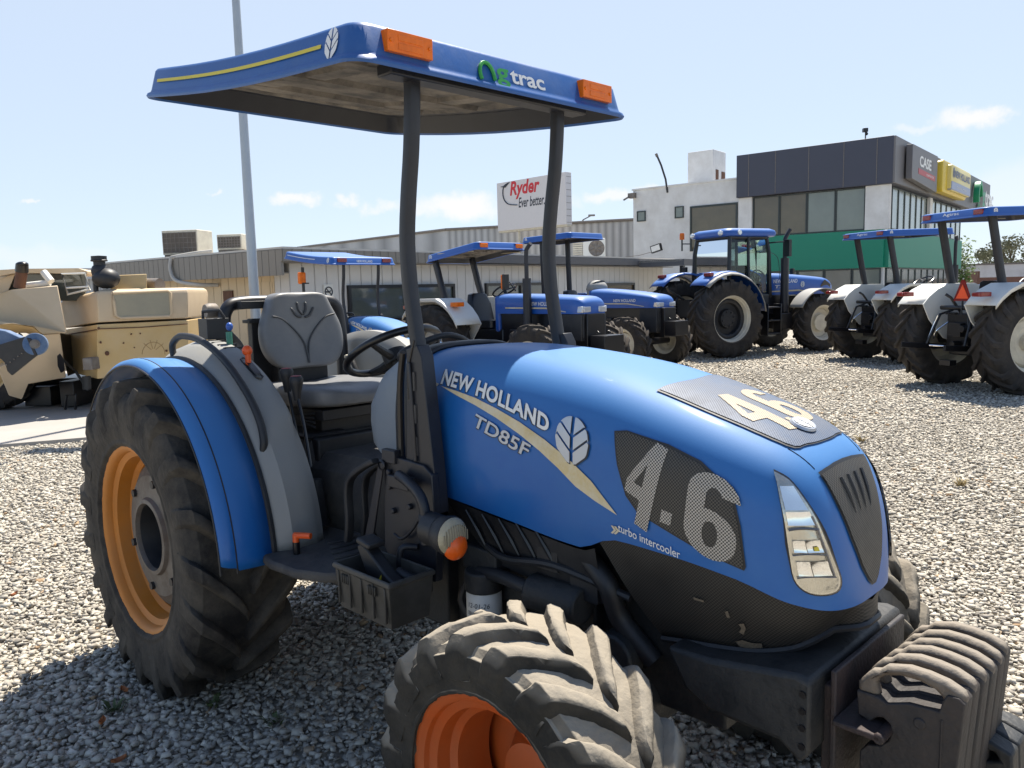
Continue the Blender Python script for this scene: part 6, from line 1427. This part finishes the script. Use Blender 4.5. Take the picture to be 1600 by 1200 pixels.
p = at(928, 404, 30); AC3 = thing('air_conditioner', 'white wall air conditioner with a round fan beside the corrugated warehouse', 'air conditioner', p, R(-8))
b = B(); b.box(-.40, .42, 0, .4, 0, .74); cs = obj('casing', b, white_p, AC3, bev=.02)
b = B(); b.lathe([(.0, -.01), (.05, -.02), (.10, -.005), (.25, -.005), (.28, -.02), (.30, 0)], 'y', (.10, 0, .38), 26)
for k in range(6): a = 2*math.pi*k/6; b.tube([(.10+.05*math.cos(a), -.015, .38+.05*math.sin(a)), (.10+.26*math.cos(a+.4), -.015, .38+.26*math.sin(a+.4))], .02, 5)
obj('fan', b, hubgrey, cs)
b = B()
for k in range(8): b.box(-.78, -.42, .05, .3, .08*k, .08*k+.05)
obj('louvre', b, rimcream, AC3)
b = B(); b.box(-.9, .5, -.05, .6, -2.4, 0); obj('plinth', b, wood_g, AC3)
# corrugated warehouse and billboard
corr = siding('corrugated_sheet', (.44, .445, .45), .26, .07, (.36, .35, .33), .55, rough=.5)
WH_ = thing('warehouse', 'pale corrugated warehouse behind the low building', 'warehouse', (-3.06, 40, 0))
b = B(); a = [Vector((-17, 65, 0)), Vector((-3.83, 50, 0)), Vector((12.5, 44.2, 0)), Vector((15, 58, 0))]
zt = 5.42; b.loft([[v-Vector((-3.06, 40, 0)) for v in a], [v-Vector((-3.06, 40, 0))+Vector((0, 0, zt)) for v in a]]); obj('wall', b, corr, WH_, smooth=0)
b = B(); 
for i in range(2): b.tube([a[i]-Vector((-3.06, 40.05, -zt)), a[i+1]-Vector((-3.06, 40.05, -zt))], .09, 6)
obj('roof_trim', b, hubgrey, WH_)
BL0, BL1 = at(778, 360, 47.5), at(885, 352, 43.5)
c = (BL0+BL1)/2; hgt = at(778, 285, 47.5).z-BL0.z; az = math.atan2(BL1.y-BL0.y, BL1.x-BL0.x); wid = (BL1-BL0).xy.length
RB = thing('billboard', 'white billboard with red and black slanted lettering above the warehouse roof', 'billboard', (c.x, c.y, c.z), az)
KS = wid/3.30
b = B(); b.box(-wid/2, wid/2, 0, .45, 0, hgt); bo = obj('board', b, mat('billboard_white', (.62, .60, .60), .6, var=.05), RB, bev=.01)
b = B(); b.box(-wid/2, wid/2, .08, .40, -.10, 0); b.cyl((-1.2, .25, -1.5), (-1.2, .25, 0), .06, 8); b.cyl((1.2, .25, -1.5), (1.2, .25, 0), .06, 8); obj('frame', b, rimcream, RB)
b = B()
for k in range(8): b.box(wid/2, wid/2+.01, .04, .41, .1+hgt/8*k, .1+hgt/8*k+.02)
obj('frame_edge', b, hubgrey, bo)
obj('lettering', text_on('Ryder', .62*KS, 1.45*KS, lambda u, v: Vector((-.98*KS+u, -.006, 1.02*KS+v)), .2, .03), mat('sign_red', (.55, .02, .03), .5), bo, smooth=0)
obj('lettering', text_on('Ever better.', .34*KS, 1.25*KS, lambda u, v: Vector((-.56*KS+u, -.006, .72*KS+v)), .2, .015), dark_d, bo, smooth=0)
b = B(); b.tube(smooth_path([(-.72, -.01, 1.62), (-1.02, -.01, 1.50), (-1.05, -.01, 1.15), (-.82, -.01, .90), (-.35, -.01, .82)], 6), [.015]+[.05]*23+[.015], 6, sq=(1, .3)); b.tube([(-1.18, -.01, 1.52), (-.95, -.01, 1.50), (-.74, -.01, 1.62)], [.01, .04, .01], 6); b.v = [Vector((v.x*KS-.26*KS, v.y, v.z*KS)) for v in b.v]; obj('logo_swoosh', b, dark_d, bo)
SL = thing('street_lamp', 'thin street lamp above the warehouse roof', 'street lamp', at(911, 372, 50)-Vector((0, 0, 5)))
b = B(); b.cyl((0, 0, 0), (0, 0, 6.1), .05, 8); b.tube([(0, 0, 6.1), (.5, 0, 6.35)], .04, 6); obj('pole', b, hubgrey, SL); b = B(); b.box(.35, .75, -.1, .1, 6.32, 6.42); obj('lamp_head', b, hubgrey, SL)
# tall pole at the left
pb_ = at(398, 470, 13.0)
PL = thing('light_pole', 'tall pale steel pole rising behind the canopy', 'pole', (pb_.x, 13.0, 0))
b = B(); top = at(360, -60, 13.0)-Vector((pb_.x, 13.0, 0)); 
dirv = (top-Vector((0, 0, at(398, 470, 13.0).z))).normalized()
b.lathe([(.088, .02), (.080, 1.5), (.070, 4.0), (.055, 7.6), (.05, 9.5), (0, 9.5)], 'z', (0, 0, 0), 20); obj('pole', b, mat('pole_paint', (.36, .40, .44), .4, .25, var=.08), PL)
b = B(); b.box(-.17, .17, -.17, .17, 0, .025); obj('base_plate', b, hubgrey, PL)
for sg in (-1, 1):
    b = B(); b.tube([(0, 0, 9.3), (sg*.7, 0, 9.55)], .03, 8); b.box(sg*.9-.3, sg*.9+.3, -.14, .14, 9.5, 9.62); obj('lamp_arm', b, hubgrey, PL)
# far left roof, right-hand wall, trees
FR = thing('far_shed', 'low pale shed roof far behind the harvester', 'shed', (-34, 60, 0))
b = B(); b.box(-18, 14, 0, 14, 0, 3.2); sw_ = obj('wall', b, corr, FR, smooth=0); b = B(); b.box(-18.4, 14.4, -.4, 14.4, 3.2, 4.0); obj('roof', b, mat('shed_roof', (.42, .43, .45), .7), FR)
BWl = thing('boundary_wall', 'long low pale wall at the far right behind the tractors', 'wall', (36, 62, 0), R(-12))
b = B(); b.box(-8, 60, 0, .3, 0, 2.6); obj('wall_face', b, plaster, BWl, bev=.02); b = B(); b.box(-8, 60, -.05, .35, 2.6, 2.72); obj('coping', b, hubgrey, BWl)
CT = thing('parked_trailer', 'rust red flatbed trailer in front of the far wall', 'trailer', (35.2, 56.5, 0), R(-10))
b = B(); b.box(-2, 8, 0, 2.4, 1.0, 1.35); b.box(-2, -1.85, 0, 2.4, 1.35, 2.1); b.box(-2, 8, -.01, .05, 1.35, 1.65); obj('bed', b, mat('trailer_red', (.15, .07, .05), .7, var=.3), CT)
for x in (-.5, 1.2, 6): 
    b = B(); b.lathe([(.25, -.1), (.5, -.12), (.5, .12), (.25, .1), (.25, -.1)], 'y', (x, .2, .5), 20); obj('trailer_tyre', b, rubber_b, CT)
leafm = mat('hazed_leaf_green', (.15, .155, .10), .7, var=.5, scale=3, spec=.3)  # leaf colour paled to paint in the distance haze
bark = mat('bark', (.10, .08, .06), .9, var=.3)
def tree(label, loc, h, rw, seed, n=2600):
    rnd = random.Random(seed); t = thing('tree', label, 'tree', loc, 0, 'far trees at the right')
    b = B(); b.tube([(0, 0, 0), (.1, 0, h*.3), (.0, .05, h*.55), (.1, .1, h*.8)], [.22, .17, .10, .04], 8)
    cl = []
    for k in range(11):
        a = rnd.uniform(0, 6.28); z = h*rnd.uniform(.42, .92); d = rw*rnd.uniform(.1, .85)*(1.15-abs(z/h-.6)); p = Vector((d*math.cos(a), d*math.sin(a), z)); cl.append((p, rw*rnd.uniform(.22, .42)))
        b.tube([(0.05, 0, z*.55), p*.6+Vector((0, 0, z*.28)), p], [.07, .04, .015], 5)
    obj('trunk', b, bark, t)
    b = B()
    for k in range(n):
        p, r = rnd.choice(cl); v = Vector((rnd.gauss(0, 1), rnd.gauss(0, 1), rnd.gauss(0, .8))); v = v.normalized()*r*rnd.random()**.45
        q = p+v; u = Vector((rnd.uniform(-1, 1), rnd.uniform(-1, 1), rnd.uniform(-.8, .5))).normalized(); w = u.cross(Vector((rnd.random(), rnd.random(), rnd.random()))).normalized(); s = rnd.uniform(.09, .2)
        b.add([q-u*s, q+w*s*.5, q+u*s, q-w*s*.5], [(0, 1, 2, 3)])
    me = bpy.data.meshes.new('crown'); me.from_pydata([tuple(v) for v in b.v], [], b.f); me.materials.append(leafm); o = bpy.data.objects.new('crown', me); sc.collection.objects.link(o); o.parent = t
g1 = at(1578, 430, 85); g2 = at(1541, 430, 92)
tree('larger far tree rising over the wall at the right edge', (g1.x, 85, 0), 5.9, 2.9, 3)
tree('smaller far tree over the wall, left of the larger one', (g2.x, 92, 0), 4.9, 2.0, 5)
bu = at(1504, 400, 56); BU = thing('shrub', 'small green shrub at the far end of the green-banded building', 'shrub', (bu.x, 56, 0))
rnd = random.Random(2); b = B()
for k in range(700):
    q = Vector((rnd.gauss(0, .35), rnd.gauss(0, .35), 2.4+rnd.gauss(0, .9))); u = Vector((rnd.uniform(-1, 1), rnd.uniform(-1, 1), rnd.uniform(-1, 1))).normalized(); w = u.orthogonal().normalized(); s = .14; b.add([q-u*s, q+w*s*.5, q+u*s, q-w*s*.5], [(0, 1, 2, 3)])
obj('foliage', b, mat('shrub_green', (.10, .16, .03), .6, var=.4), BU, smooth=0); b = B(); b.cyl((0, 0, 0), (0, 0, 2.2), .05, 6); obj('stem', b, bark, BU)
